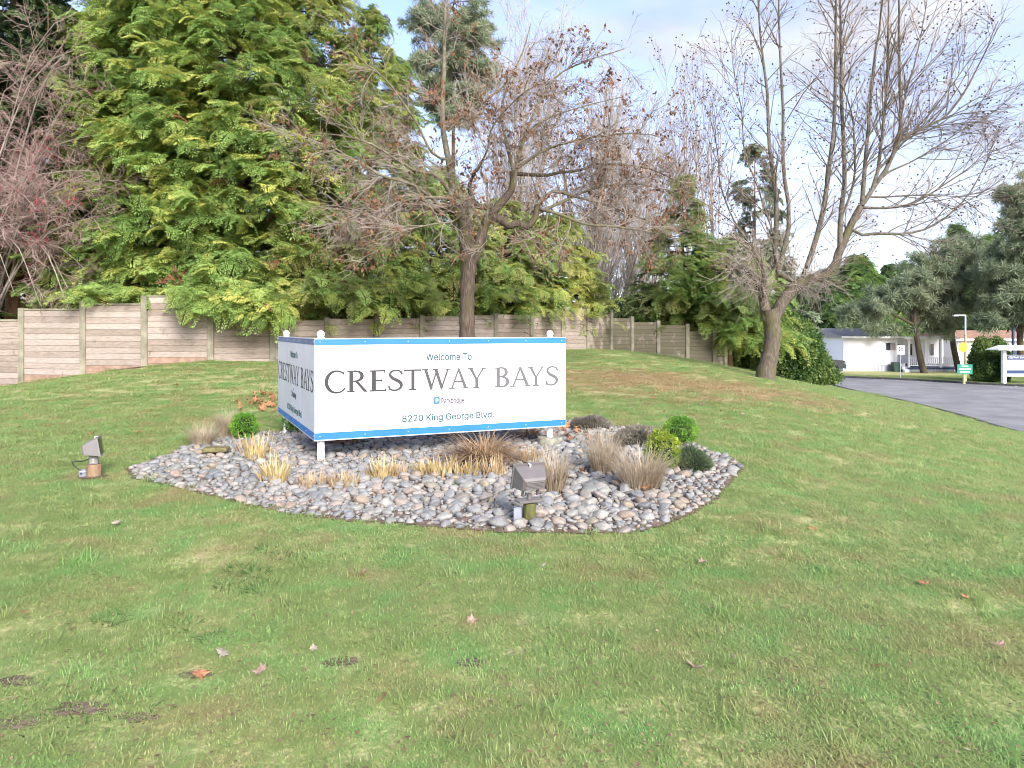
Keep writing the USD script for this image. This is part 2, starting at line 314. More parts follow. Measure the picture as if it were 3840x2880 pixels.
# ------------------------------------------------------------------ lawn grass
def blade_patch(rg, n, rad, h, w, lean, seg=2):
    a = rg.uniform(0, 2 * PI, n); r = rad * np.sqrt(rg.uniform(0, 1, n))
    base = np.c_[r * np.cos(a), r * np.sin(a), np.full(n, -.004)]
    hd = rg.uniform(0, 2 * PI, n); d = np.c_[np.cos(hd), np.sin(hd), np.zeros(n)]; s = np.c_[-np.sin(hd), np.cos(hd), np.zeros(n)]
    hh = h * rg.uniform(.45, 1.15, n)[:, None]; le = lean * rg.uniform(.2, 1.5, n)[:, None]; ww = (w * rg.uniform(.6, 1.3, n))[:, None]
    mid = base + d * le * hh * .45 + [0, 0, .6] * hh; tip = base + d * le * hh * 1.3 + np.array([0, 0, 1.0]) * hh * np.clip(1.05 - .32 * le, .22, 1)
    v = np.stack([base - s * ww, base + s * ww, mid + s * ww * .8, mid - s * ww * .8, tip], 1).reshape(-1, 3)
    i = np.arange(n)[:, None] * 5
    return v, np.vstack([i + [0, 1, 2], i + [0, 2, 3], i + [3, 2, 4]])
SOILS = [(*ongr(a, b)[:2], ra, rb) for a, b, ra, rb in ((735, 2530, .09, .05), (1285, 2485, .10, .06), (1765, 2495, .08, .05), (40, 2560, .12, .06), (300, 2665, .13, .06), (60, 2720, .12, .05), (520, 2690, .12, .04), (2190, 2440, .08, .03), (2870, 2650, .07, .04))]
def lawn_points():
    out = []
    for d0, d1, sp in ((2.0, 4.5, .085), (4.5, 8, .12), (8, 14, .17), (14, 24, .28), (24, 48, .42)):
        xm = d1 * .84 + 1
        xs = np.arange(-xm, xm, sp); ys = np.arange(d0, d1, sp)
        x, y = np.meshgrid(xs, ys); x = x.ravel() + rng.uniform(-.5, .5, x.size) * sp; y = y.ravel() + rng.uniform(-.5, .5, y.size) * sp
        k = np.abs(x) < y * .80 + .6
        out.append(np.c_[x[k], y[k], np.full(k.sum(), sp)])
    q = np.vstack(out)
    fl = np.array([p[:2] for p in fence_base]); yf = np.interp(q[:, 0], fl[:, 0], fl[:, 1])
    keep = ~contains_xy(bed.buffer(-.05), q[:, 0], q[:, 1]) & ~contains_xy(road_poly.buffer(.22), q[:, 0], q[:, 1])
    keep &= (q[:, 1] < yf - .12) | (q[:, 0] > fl[-1, 0] + 1.5) & (q[:, 1] < 60)
    keep &= ~((q[:, 0] > 10.5) & (q[:, 0] < 16) & (q[:, 1] > 34) & (q[:, 1] < 44))
    bare = meshkit.fbm(np.c_[q[:, 0] * 1.9, q[:, 1] * 1.9, q[:, 0] * 0], 3, 21)
    keep &= rng.uniform(0, 1, len(q)) < np.clip(1.0 - (bare - .64) * 5, .8, 1)
    for sx, sy, ra, rb in SOILS:
        e = np.hypot((q[:, 0] - sx) / ra, (q[:, 1] - sy) / rb) + .5 * (meshkit.noise(np.c_[q[:, 0] * 9, q[:, 1] * 9, q[:, 0] * 0], 8) - .5)
        keep &= (e > 1) | (rng.uniform(0, 1, len(q)) < .35)
    dirt = (q[:, 0] < -9.5) & (q[:, 1] > yf - 1.3 + .25 * (q[:, 0] + 13))           # bare strip under the left of the fence
    keep &= ~dirt | (rng.uniform(0, 1, len(q)) < .25)
    return q[keep]
lp = lawn_points()
protos = [(blade_patch(rng, 135, .13, h, .0023, l), M_BLADE, False) for h, l in ((.024, 2.0), (.027, 1.8), (.022, 2.3), (.030, 2.2))] + [(blade_patch(rng, 60, .08, .065, .0024, 1.7), M_BLADE, False)]
sc = np.select([lp[:, 2] < .1, lp[:, 2] < .15, lp[:, 2] < .2, lp[:, 2] < .3], [.85, 1.1, 1.45, 2.1], 3.0) * rng.uniform(.8, 1.25, len(lp))
idx = rng.choice(4, len(lp)); idx[rng.uniform(0, 1, len(lp)) < .035] = 4
zz = gz(lp[:, 0], lp[:, 1]) + np.where(lp[:, 1] < 40, (meshkit.fbm(np.c_[lp[:, 0] * 1.1, lp[:, 1] * 1.1, lp[:, 0] * 0], 3, 5) - .5) * .06, 0)
scl = np.c_[sc, sc, np.minimum(sc, 1.9) * rng.uniform(.65, 1.35, len(sc))]
gp = scatter(None, 'grass', protos, np.c_[lp[:, :2], zz], R.from_euler('z', rng.uniform(0, 2 * PI, len(lp))), scl, idx)
tag(gp, 'short winter lawn grass with straw and brown patches', None)

# ------------------------------------------------------------------ timber fence: posts and planks, each a part
def mat_plank(name):
    return usdkit.material(stage, f'/World/Looks/{name}', {
        'g': ('geometry', {}), 'o': ('object_info', {}), 'm': ('mapping', {'scale': (1.1, 1.1, 9.0)}), 'n': ('noise_texture', {'scale': 5.0, 'detail': 4.0, 'roughness': 0.5}),
        'ad': ('math', {'math_type': 'multiply_add', 'value2': 0.46, 'value3': -0.23}), 'su': ('math', {'math_type': 'add'}),
        'r': ('rgb_ramp', {'ramp': [(0.25, (0.19, 0.152, 0.122)), (0.45, (0.245, 0.202, 0.166)), (00.62, (0.285, 0.24, 0.203)), (0.8, (0.33, 0.283, 0.244))]}),
        # soil splash low down (reddish) and green growth high up and at the right end, by place
        'z': ('separate_xyz', {}), 'n2': ('noise_texture', {'scale': 1.7, 'detail': 6.0, 'roughness': 0.7}), 'm2': ('mapping', {'scale': (1.6, 1.6, 0.8)}),
        'xr': ('map_range', {'from_min': 3.0, 'from_max': 4.2, 'to_min': -0.05, 'to_max': 0.22, 'clamp': True}), 'sm': ('math', {'math_type': 'add'}),
        'mr': ('rgb_ramp', {'ramp': [(0.56, (0, 0, 0)), (0.66, (0.8, 0.8, 0.8))]}), 'mx': ('mix_color', {'b': (0.085, 0.08, 0.045)}),
        'b': ('bump', {'strength': 0.3, 'distance': 0.01}), 'p': ('principled_bsdf', {'roughness': 0.85, 'specular_ior_level': 0.15})},
        [('g.position', 'm.vector'), ('m.vector', 'n.vector'), ('o.random', 'ad.value1'), ('n.fac', 'su.value1'), ('ad.value', 'su.value2'), ('su.value', 'r.fac'), ('g.position', 'z.vector'), ('z.x', 'xr.value'),
         ('g.position', 'm2.vector'), ('m2.vector', 'n2.vector'), ('n2.fac', 'sm.value1'), ('xr.result', 'sm.value2'), ('sm.value', 'mr.fac'), ('mr.color', 'mx.fac'), ('r.color', 'mx.a'),
         ('mx.result', 'p.base_color'), ('n.fac', 'b.height'), ('b.normal', 'p.normal')], surface='p.BSDF')
M_PLANK = mat_plank('weathered_planks')
M_PLANKLOW = mat_plain('soil_stained_plank', (0.23, 0.155, 0.11), 0.9, 0.3, 5.0, 0.4, 30)
M_POST = mat_plain('fence_post_wood', (0.20, 0.185, 0.135), 0.9, 0.35, 3.0, 0.5, 25)
fence = thing('retaining_fence', 'long weathered timber plank fence stepping along the top of the lawn', 'fence', fence_base[3])
fo = fence_base[3]
tops = [P(a, c, d)[2] for a, b, c, d in FENCE]
tops = [max(t, fence_base[i][2] + 1.1) for i, t in enumerate(tops)]
NP = len(fence_base)
# each panel's own top: the lower of stepping heights seen in the photograph
panel_top_px = {0: 1205, 1: 1165, 2: 1145, 3: 1115, 4: 1195, 5: 1200, 6: 1196, 7: 1192, 8: 1186, 9: 1182, 10: 1180, 11: 1175, 12: 1157, 13: 1177, 14: 1193, 15: 1208, 16: 1220, 17: 1243, 18: 1270}
for i in range(NP):
    b = fence_base[i] - fo
    top = P(FENCE[i][0], min(FENCE[i][2], *(panel_top_px[j] - 6 for j in (i - 1, i) if j in panel_top_px)), FENCE[i][3])[2]
    d = fence_base[min(i + 1, NP - 1)] - fence_base[max(i - 1, 0)]; rz = math.atan2(d[1], d[0])
    h = top - fence_base[i][2] + .3
    part(fence, 'post', moved(cbox(.17, .2, h, .012), (0, 0, h / 2 - .3), rz), M_POST, loc=b)
for i in range(NP - 1):
    a, c = fence_base[i], fence_base[i + 1]
    d = c - a; L = math.hypot(d[0], d[1]); rz = math.atan2(d[1], d[0]); mid = (a + c) / 2
    top = P((FENCE[i][0] + FENCE[i + 1][0]) / 2, panel_top_px[i], (FENCE[i][3] + FENCE[i + 1][3]) / 2)[2]
    low = min(float(gz(a[0], a[1])), float(gz(c[0], c[1])), a[2], c[2]) - .08
    n = max(5, int(round((top - low) / .168))); ph = (top - low) / n
    for k in range(n):
        t = rng.normal(0, .004); zc = top - ph * (k + .5)
        m = moved(cbox(L - .13, .075, ph - .004, .009), (0, t, 0), rz + rng.normal(0, .002), 0, rng.normal(0, .002))
        part(fence, 'plank', m, M_PLANKLOW if (k >= n - 2 and i < 4 and rng.uniform() < .8) else M_PLANK, loc=(mid[0] - fo[0], mid[1] - fo[1], zc - fo[2]))
    if i in (0, 1, 2, 3):
        part(fence, 'cap_board', moved(cbox(L - .15, .12, .05, .008), (0, 0, 0), rz), M_POST, loc=(mid[0] - fo[0], mid[1] - fo[1], top + .03 - fo[2]))

# ------------------------------------------------------------------ stone bed
M_STONE = usdkit.material(stage, '/World/Looks/river_stone', {
    'o': ('object_info', {}), 'g': ('geometry', {}), 'n': ('noise_texture', {'scale': 38.0, 'detail': 5.0, 'roughness': 0.65}),
    'r': ('rgb_ramp', {'ramp': [(0.0, (0.144, 0.147, 0.147)), (0.14, (0.212, 0.211, 0.202)), (0.28, (0.122, 0.129, 0.130)), (0.4, (0.252, 0.236, 0.206)), (0.52, (0.185, 0.185, 0.182)), (00.62, (0.268, 0.218, 0.177)), (0.72, (0.168, 0.173, 0.156)), (0.82, (0.290, 0.274, 0.243)), (0.9, (0.223, 0.169, 0.130)), (0.96, (0.234, 0.202, 0.143)), (1.0, (0.094, 0.096, 0.097))]}),
    'v': ('rgb_ramp', {'ramp': [(0.3, (0.72, 0.72, 0.72)), (0.7, (1.12, 1.12, 1.12))]}), 'mx': ('mix_color', {'blend_type': 'multiply', 'fac': 1.0, 'use_clamp': False}),
    'b': ('bump', {'strength': 0.25, 'distance': 0.006}), 'p': ('principled_bsdf', {'roughness': 0.65, 'specular_ior_level': 0.35})},
    [('o.random', 'r.fac'), ('g.position', 'n.vector'), ('n.fac', 'v.fac'), ('r.color', 'mx.a'), ('v.color', 'mx.b'), ('mx.result', 'p.base_color'), ('n.fac', 'b.height'), ('b.normal', 'p.normal')], surface='p.BSDF')
def stone_shape(seed, sub=2):
    m = trimesh.creation.icosphere(sub, 1.0); v = m.vertices.copy(); r0 = np.random.default_rng(seed)
    p = r0.uniform(1.6, 2.6)
    v = np.sign(v) * np.abs(v) ** (2 / p); v /= np.linalg.norm(v, axis=1).max()
    v *= (1 + .55 * (meshkit.noise(v * 1.3 + r0.uniform(0, 50, 3), seed) - .5))[:, None]
    v *= [1.0, r0.uniform(0.62, .95), r0.uniform(.40, .62)]
    m.vertices = v; return m
bed_in = bed.buffer(-.03)
x0, y0, x1, y1 = bed.bounds
cand = rng.uniform([x0, y0], [x1, y1], (60000, 2)); cand = cand[contains_xy(bed_in, cand[:, 0], cand[:, 1])]
_d = meshkit.fbm(np.c_[cand * 2.6, cand[:, :1] * 0], 3, 31); import shapely
cand = cand[shapely.distance(bed.exterior, shapely.points(cand)) > .2 * np.clip(_d - .40, 0, 1)]
sz = np.clip(rng.lognormal(math.log(.0235), .54, len(cand)), .012, .08)
edge = contains_xy(bed.buffer(-.45), cand[:, 0], cand[:, 1]); sz = np.where(edge, sz, np.minimum(sz * .9, .08))
order = np.argsort(-sz); placed = []; cell = {}; CS = .24
for i in order:
    px_, py_, r = cand[i, 0], cand[i, 1], sz[i]; ci, cj = int(px_ // CS), int(py_ // CS); ok = True
    for a in (ci - 1, ci, ci + 1):
        for b in (cj - 1, cj, cj + 1):
            for (qx, qy, qr) in cell.get((a, b), ()):
                if (qx - px_) ** 2 + (qy - py_) ** 2 < (.74 * (r + qr)) ** 2: ok = False; break
            if not ok: break
        if not ok: break
    if ok:
        cell.setdefault((ci, cj), []).append((px_, py_, r)); placed.append((px_, py_, r))
placed = np.array(placed)
# a handful of the large stones the photograph shows at the front
BIG = [(2180, 1935, .16), (2345, 1940, .17), (2425, 1945, .13), (1870, 1980, .17), (2210, 1850, .17), (2260, 1830, .15), (2670, 1855, .13), (1100, 1950, .1), (975, 1825, .11), (1560, 1890, .14), (1200, 1895, .13), (2590, 1870, .12), (2545, 1855, .09), (1290, 1870, .12), (1700, 1910, .10), (1760, 1780, .12), (980, 1890, .10)]
big = np.array([[*onz(a, b)[:2], r * .5 * 1.1] for a, b, r in BIG])
big = big[contains_xy(bed.buffer(-.09), big[:, 0], big[:, 1])]
keep = np.ones(len(placed), bool)
for q in big: keep &= np.hypot(placed[:, 0] - q[0], placed[:, 1] - q[1]) > q[2] * .9
placed = np.vstack([big, placed[keep]])
seen = placed[:, 2] / placed[:, 1]; top300 = np.argsort(-seen)[:300]
rock_bed = thing('stone_bed', 'oval planting bed of rounded grey river stones around the big white sign', 'stone bed', (0, 0, 0))
soil_poly = bed.buffer(.0)
_gx, _gy = np.meshgrid(np.linspace(*soil_poly.bounds[0::2], 90), np.linspace(*soil_poly.bounds[1::2], 80))
inside = contains_xy(soil_poly, _gx, _gy)
def drape(poly, step, lift):
    a, b, c, d = poly.bounds; u, v = np.meshgrid(np.arange(a, c + step, step), np.arange(b, d + step, step)); m, n = u.shape
    i = (np.arange(m - 1)[:, None] * n + np.arange(n - 1)[None]).ravel(); f = np.stack([i, i + 1, i + n + 1, i + n], 1)
    mx, my = u.ravel()[f].mean(1), v.ravel()[f].mean(1); f = f[contains_xy(poly, mx, my)]
    z = gz(u, v) + (meshkit.fbm(np.stack([u * 1.1, v * 1.1, u * 0], -1), 3, 5) - .5) * .06 + lift
    used, f = np.unique(f, return_inverse=True)
    return np.stack([u, v, z], -1).reshape(-1, 3)[used], f.reshape(-1, 4)
def bump_z(x, y): return gz(x, y) + (meshkit.fbm(np.stack([x * 1.1, y * 1.1, x * 0], -1), 3, 5) - .5) * .06
part(rock_bed, 'soil', drape(soil_poly, .05, .012), M_SOIL, smooth=True)
sb = bump_z(placed[:, 0], placed[:, 1])
heap = .012 * np.clip(np.array([bed.exterior.distance(Point(p)) for p in placed[:, :2]]) / .6, 0, 1)
shapes = [stone_shape(s, 2) for s in range(14)]; low = [stone_shape(s, 1) for s in range(14)]
for i in top300:
    x, y, r = placed[i]; s = shapes[rng.integers(14)]
    m = s.copy(); M = np.eye(4); M[:3, :3] = R.from_euler('zyx', [rng.uniform(0, 2 * PI), *rng.normal(0, .25, 2)]).as_matrix() * r; m.apply_transform(M)
    part(rock_bed, 'stone', m, M_STONE, smooth=True, loc=(x, y, sb[i] + heap[i] + r * .2))
rest = np.setdiff1d(np.arange(len(placed)), top300); q = placed[rest]
fill = cand[rng.choice(len(cand), 7500)]                              # small gravel between the stones
fr = rng.uniform(.010, .024, len(fill)); ff = bump_z(fill[:, 0], fill[:, 1]) + .02
pos = np.vstack([np.c_[q[:, :2], sb[rest] + heap[rest] + q[:, 2] * .2], np.c_[fill, ff]]); rr = np.r_[q[:, 2], fr]
eul = np.c_[rng.uniform(0, 2 * PI, len(pos)), rng.normal(0, .3, (len(pos), 2))]
scatter(rock_bed, 'small_stones', [(m, M_STONE, True) for m in low], pos, R.from_euler('zyx', eul), rr, rng.integers(0, 14, len(pos)))
deb = cand[rng.choice(len(cand), 1500)]; dn = rvec(rng, 1500) * [1, 1, .3]; dl = rng.uniform(.008, .03, 1500)[:, None]
part(rock_bed, 'leaf_debris', quads(np.c_[deb, bump_z(deb[:, 0], deb[:, 1]) + rng.uniform(.02, .05, 1500)], dn * dl, unit(np.cross(dn, [0, 0, 1.0])) * dl * rng.uniform(.15, .6, 1500)[:, None]), mat_leaf('leaf_debris', (.14, .08, .045), (.25, .14, .08), (.36, .25, .15), 9.0, .1, .8, rand='island'), kind='stuff')

# ------------------------------------------------------------------ the sign
def mat_panel(name, col):
    return usdkit.material(stage, f'/World/Looks/{name}', {'g': ('geometry', {}), 'm': ('mapping', {'scale': (9, 9, .7)}), 'n': ('noise_texture', {'scale': 2.2, 'detail': 5.0, 'roughness': .6}), 'n2': ('noise_texture', {'scale': 1.4, 'detail': 4.0}),
        'r': ('rgb_ramp', {'ramp': [(.3, tuple(x * .86 for x in col)), (.55, col)]}), 'r2': ('rgb_ramp', {'ramp': [(.35, (.93, .93, .91)), (.6, (1, 1, 1))]}), 'x': ('mix_color', {'blend_type': 'multiply', 'fac': 1.0}), 'p': ('principled_bsdf', {'roughness': .42, 'specular_ior_level': .3})},
        [('g.position', 'm.vector'), ('m.vector', 'n.vector'), ('g.position', 'n2.vector'), ('n.fac', 'r.fac'), ('n2.fac', 'r2.fac'), ('r.color', 'x.a'), ('r2.color', 'x.b'), ('x.result', 'p.base_color')], surface='p.BSDF')
M_WHITE, M_WHITE_SIDE = mat_panel('sign_white', (.51, .51, .525)), mat_panel('sign_white_weathered', (.54, .555, .595))
M_BLUE = mat_plain('sign_blue', (0.02, 0.135, 0.37), 0.45, 0.14, 1.4)
M_BLUE_FADED = mat_plain('sign_blue_faded', (0.11, 0.15, 0.26), 0.55, 0.22, 2.2)
M_PALE = mat_plain('sign_pale_green', (0.70, 0.78, 00.62), 0.45, 0.02, 2.0)
M_CYAN = mat_plain('sign_pale_cyan', (00.62, 0.80, 0.84), 0.45, 0.02, 2.0)
M_EDGE = mat_plain('sign_edge_metal', (0.45, 0.47, 0.5), 0.4, 0.05, 4.0, metal=0.3)
M_TEAL = mat_plain('lettering_teal', (0.02, 0.065, 0.075), 0.5, 0.05)
M_LOGO = mat_plain('logo_blue', (0.045, 0.13, 0.25), 0.5, 0.25, 14.0)
M_GREYTXT = mat_plain('lettering_small_grey', (0.05, 0.048, 0.055), 0.5, 0.05)
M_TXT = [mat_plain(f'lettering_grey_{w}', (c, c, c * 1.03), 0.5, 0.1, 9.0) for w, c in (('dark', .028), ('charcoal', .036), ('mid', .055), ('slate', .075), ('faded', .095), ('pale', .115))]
M_POSTW = mat_plain('white_post_paint', (0.82, 0.82, 0.80), 0.4, 0.03, 5.0)

def vstroke(path, w):                                                # a pen line of changing width
    path = np.asarray(path, float); w = np.broadcast_to(np.asarray(w, float), len(path)); out = []
    for i in range(len(path) - 1):
        out.append(union_all([Point(path[i]).buffer(w[i] / 2, 6), Point(path[i + 1]).buffer(w[i + 1] / 2, 6)]).convex_hull)
    return union_all(out)
def flat_line(a, b, w): return LineString([a, b]).buffer(w / 2, cap_style='flat')
def arc(cx, cy, rx, ry, a0, a1, n=26):
    t = np.radians(np.linspace(a0, a1, n)); return np.c_[cx + rx * np.cos(t), cy + ry * np.sin(t)]
def glyph(ch):
    TH, TN = .155, .075
    sf = lambda x, y, w=.26: sbox(x - w / 2, y - (.025 if y > .5 else 0), x + w / 2, y + .062 - (.025 if y > .5 else 0))
    if ch == 'T': return union_all([sbox(.36, 0, .36 + TH, 1), sbox(0, .925, .845, 1), sf(.4225, 0, .34), Polygon([(0, 1), (.05, 1), (.025, .80), (0, .80)]), Polygon([(.845, 1), (.795, 1), (.82, .80), (.845, .80)])])
    if ch == 'E': return union_all([sbox(.09, 0, .09 + TH, 1), sbox(0, .93, .60, 1), sbox(0, 0, .64, .07), sbox(.2, .475, .48, .545), sbox(0, 0, .3, .06), Polygon([(.60, 1), (.56, 1), (.575, .83), (.60, .83)]), Polygon([(.64, 0), (.58, 0), (.63, .2), (.655, .2)]), sbox(.46, .42, .485, .61)])
    if ch == 'C':
        a = arc(.55, .5, .5, .5, 48, 322, 40); th = np.linspace(48, 322, 40); w = TN + (TH * 1.12 - TN) * np.clip(np.cos(np.radians(th - 180)), 0, 1) ** 1.1
        return union_all([vstroke(a, w), Polygon([(.87, .95), (.92, .95), (.925, .70), (.895, .70)])])
    if ch == 'S':
        pts = spline([(.555, .80), (.47, .93), (.30, .975), (.13, .90), (.09, .74), (.19, .60), (.33, .51), (.48, .40), (.53, .25), (.45, .09), (.27, .025), (.09, .08), (.04, .2)], 44)
        u = np.linspace(0, 1, 44); return union_all([vstroke(pts, TN + (TH - TN) * np.exp(-((u - .52) / .2) ** 2)), sbox(.535, .74, .57, .97), sbox(.02, .03, .055, .27)])
    if ch == 'R':
        bowl = arc(.33, .745, .30, .235, 92, -92, 26); th = np.linspace(92, -92, 26)
        return union_all([sbox(.09, 0, .09 + TH, 1), sbox(0, .94, .34, 1), sf(.15, 0, .34), vstroke(np.vstack([[(.15, .98)], bowl, [(.2, .51)]]), np.r_[.04, TN + (TH - TN) * np.cos(np.radians(th)) ** 2, .04]), Polygon([(.30, .53), (.44, .53), (.86, .02), (.92, .0), (.72, 0)])])
    if ch == 'B':
        b1, b2 = arc(.30, .755, .25, .225, 92, -92, 24), arc(.31, .27, .31, .25, 92, -92, 24); th = np.linspace(92, -92, 24); w = TN + (TH - TN) * np.cos(np.radians(th)) ** 2
        return union_all([sbox(.09, 0, .09 + TH, 1), sbox(0, .935, .3, 1), sbox(0, 0, .3, .065), vstroke(np.vstack([[(.15, .98)], b1, [(.15, .53)]]), np.r_[.04, w, .04]), vstroke(np.vstack([[(.15, .52)], b2, [(.15, .02)]]), np.r_[.04, w, .04])])
    if ch == 'A': return union_all([flat_line((.08, 0), (.43, .98), TN), Polygon([(.36, 1.0), (.46, 1.02), (.86, 0), (.70, 0)]), sbox(.2, .32, .64, .39), sf(.09, 0, .28), sf(.77, 0, .3)])
    if ch == 'Y': return union_all([Polygon([(.04, 1), (.20, 1), (.48, .45), (.48, .3), (.36, .45)]), flat_line((.80, 1), (.42, .42), TN), sbox(.36, 0, .36 + TH, .47), sf(.11, .965, .3), sf(.80, .965, .24), sf(.4225, 0, .34)])
    if ch == 'W': return union_all([Polygon([(.05, 1), (.19, 1), (.46, .1), (.40, -.02), (.35, -.02)]), flat_line((.37, 0), (.66, .98), TN), Polygon([(.52, 1), (.66, 1), (.94, .1), (.88, -.02), (.83, -.02)]), flat_line((.85, 0), (1.16, .98), TN), sf(.10, .965, .28), sf(1.17, .965, .26), sf(.59, .965, .26)])
def extrude(poly, depth):
    return join([trimesh.creation.extrude_polygon(g, depth, engine='earcut') for g in getattr(poly, 'geoms', [poly]) if g.area > 1e-7])

A0, A1, A2 = P(1180, 1273, 7.9), P(2121, 1268, 9.13), P(1043, 1253, 10.63)     # top corners
ZT, ZB = (A0[2] + A1[2] + A2[2]) / 3, np.mean([P(1180, 1660, 7.9)[2], P(2121, 1602, 9.13)[2], P(1050, 1540, 10.63)[2]])
SH = ZT - ZB
sign = thing('entrance_sign', 'large white two-panel V-shaped sign lettered CRESTWAY BAYS on white posts', 'sign', (A0[0], A0[1], 0))
so = np.array([A0[0], A0[1], 0.0])
def panel(p0, p1, face, faded):
    """p0 left, p1 right in plan; returns a function (u, z, lift) -> placed mesh"""
    d = np.array([p1[0] - p0[0], p1[1] - p0[1]]); L = np.hypot(*d); d /= L
    nrm = np.array([d[1], -d[0]])                                       # towards the viewer
    M = np.eye(4); M[:3, 0] = [d[0], d[1], 0]; M[:3, 1] = [0, 0, 1]; M[:3, 2] = [nrm[0], nrm[1], 0]; M[:3, 3] = [p0[0] - so[0], p0[1] - so[1], 0]
    def put(m, u=0, z=0, lift=0):
        m = m.copy(); m.apply_translation([u, z, lift]); m.apply_transform(M); return m
    def uv(px, py):                                                     # where a pixel falls on the panel
        rx = (px - CX) / F; A_ = np.array([[rx, -d[0]], [1, -d[1]]]); D, u = np.linalg.solve(A_, [p0[0], p0[1]])
        return u, EYE - (py - HZ) / F * D
    return put, uv, L
def plate(w, h, t): return bx(0, w, 0, h, 0, t)
for side, (p0, p1) in enumerate(((A0, A1), (A2, A0))):
    put, uv, L = panel(p0, p1, None, None)
    if side == 1: L -= .012
    board = part(sign, 'panel', put(moved(cbox(L, SH, .022, .003), (L / 2, SH / 2, -.011)), 0, ZB), M_WHITE_SIDE if side else M_WHITE, label='weathered bluish white panel facing left' if side else 'white front panel facing the viewer')
    bh = .070
    mb = M_BLUE_FADED if side else M_BLUE
    part(board, 'blue_band', put(plate(L - .004, bh, .002), .002, ZT - bh - .012), mb, label='blue band along the top')
    part(board, 'blue_band', put(plate(L - .004, bh * 1.16, .002), .002, ZB + .012), M_BLUE if side == 0 else M_BLUE, label='blue band along the bottom')
    part(board, 'edge_trim', put(plate(L, .012, .004), 0, ZT - .012), M_EDGE); part(board, 'edge_trim', put(plate(L, .012, .004), 0, ZB), M_EDGE)
    if side == 0:
        for z, m in ((ZT - bh - .012 - .026, M_CYAN), (ZT - bh - .012 - .056, M_PALE), (ZB + bh + .027, M_CYAN), (ZB + bh + .057, M_PALE)):
            part(board, 'pale_stripe', put(plate(L - .004, .022, .0012), .002, z), m)
    for u in np.linspace(.06, L - .06, 7):
        for z in (ZT - .045, ZB + .05): part(board, 'screw', put(moved(trimesh.creation.icosphere(1, .007), (0, 0, .002)), u, z), M_EDGE)
    fpx = [('C', 1217.5, 1296), ('R', 1300, 1383), ('E', 1386, 1449), ('S', 1455, 1511), ('T', 1514, 1580), ('W', 1582, 1691), ('A', 1684, 1757), ('Y', 1753, 1822), ('B', 1855, 1910), ('A', 1913, 1990), ('Y', 1978, 2043), ('S', 2046, 2093)]
    put0, uv0, L0 = panel(A0, A1, None, None)
    zb = np.mean([uv0(1225, 1474)[1], uv0(2085, 1445)[1]]); zt = np.mean([uv0(1260, 1392)[1], uv0(2060, 1373)[1]])
    for j, (ch, a, b) in enumerate(fpx):
        ua, ub = uv0(a, 1430)[0], uv0(b, 1430)[0]
        if side: ua, ub = (x * L / L0 * 1.03 - .015 * L - .01 for x in (ua, ub))
        g = glyph(ch); x_0, _, x_1, _ = g.bounds
        g = affinity.affine_transform(affinity.translate(g, -x_0, 0), [(ub - ua) / (x_1 - x_0), 0, 0, zt - zb, 0, 0])
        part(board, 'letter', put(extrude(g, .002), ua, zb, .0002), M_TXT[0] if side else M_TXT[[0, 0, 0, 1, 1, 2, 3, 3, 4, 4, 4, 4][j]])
    def line(text, pxa, pxb, pyb, pyt, mat, name='lettering', bold=False):
        ua, z0 = uv0(pxa, pyb); ub, z1 = uv0(pxb, pyb); zz = (z0 + z1) / 2; h = abs(uv0((pxa + pxb) / 2, pyt)[1] - uv0((pxa + pxb) / 2, pyb)[1])
        m = meshkit.text_mesh(text, h, .002, bold); w = m.bounds[1, 0] - m.bounds[0, 0]
        m.apply_translation([-m.bounds[0, 0], 0, 0]); m.apply_scale([(ub - ua) / w, 1, 1])
        if side: ua = ua * L / L0
        part(board, name, put(m, ua, zz, .0002), mat)
    line('Welcome To', 1598, 1769, 1350, 1325, M_TEAL, bold=True)
    line('by', 1675, 1690, 1483, 1475, M_GREYTXT)
    line('Parkbridge', 1655, 1741, 1511, 1491, M_GREYTXT, bold=True)
    line('8220 King George Blvd.', 1508, 1852, 1573, 1550, M_TEAL, bold=True)
    ua, z0 = uv0(1625, 1516); ub, z1 = uv0(1649, 1488)
    if side: ua, ub = ua * L / L0, ub * L / L0
    w, h = ub - ua, z1 - z0
    badge = part(board, 'badge', put(extrude(affinity.translate(sbox(.2 * w, .2 * h, .8 * w, .8 * h).buffer(.2 * w), 0, 0), .002), ua, z0, .0002), M_LOGO)
    pm = meshkit.text_mesh('P', h * .52, .001, True); part(board, 'badge_mark', put(pm, ua + w * .3, z0 + h * .24, .0024), M_WHITE)
for px, D, zt_ in ((1203, 8.03, ZT), (2062, 9.18, ZT), (1074, 10.35, ZT)):
    p = np.array([(px - CX) / F * D, D, 0.0]) - so
    post = part(sign, 'post', tube_mesh(np.array([[p[0], p[1], -.3], [p[0], p[1], zt_ + .012]])[None], np.array([[.044, .044]]), 20, cap=True), M_POSTW, smooth=40)
    part(post, 'ball_cap', moved(trimesh.creation.icosphere(3, .047), (p[0], p[1], zt_ + .045)), M_POSTW, smooth=True)
pp = np.array([(2062 - CX) / F * 9.18, 9.18, 0]) - so
M_MOSSY = mat_plain('mossy_concrete', (0.22, 0.21, 0.16), 0.95, 0.4, 14, 0.6, 50)
part(sign, 'footing', tube_mesh(np.array([[pp[0], pp[1], -.1], [pp[0], pp[1], .10], [pp[0], pp[1], .125]])[None], np.array([[.19, .18, .165]]), 22, cap=True), M_MOSSY, smooth=40)
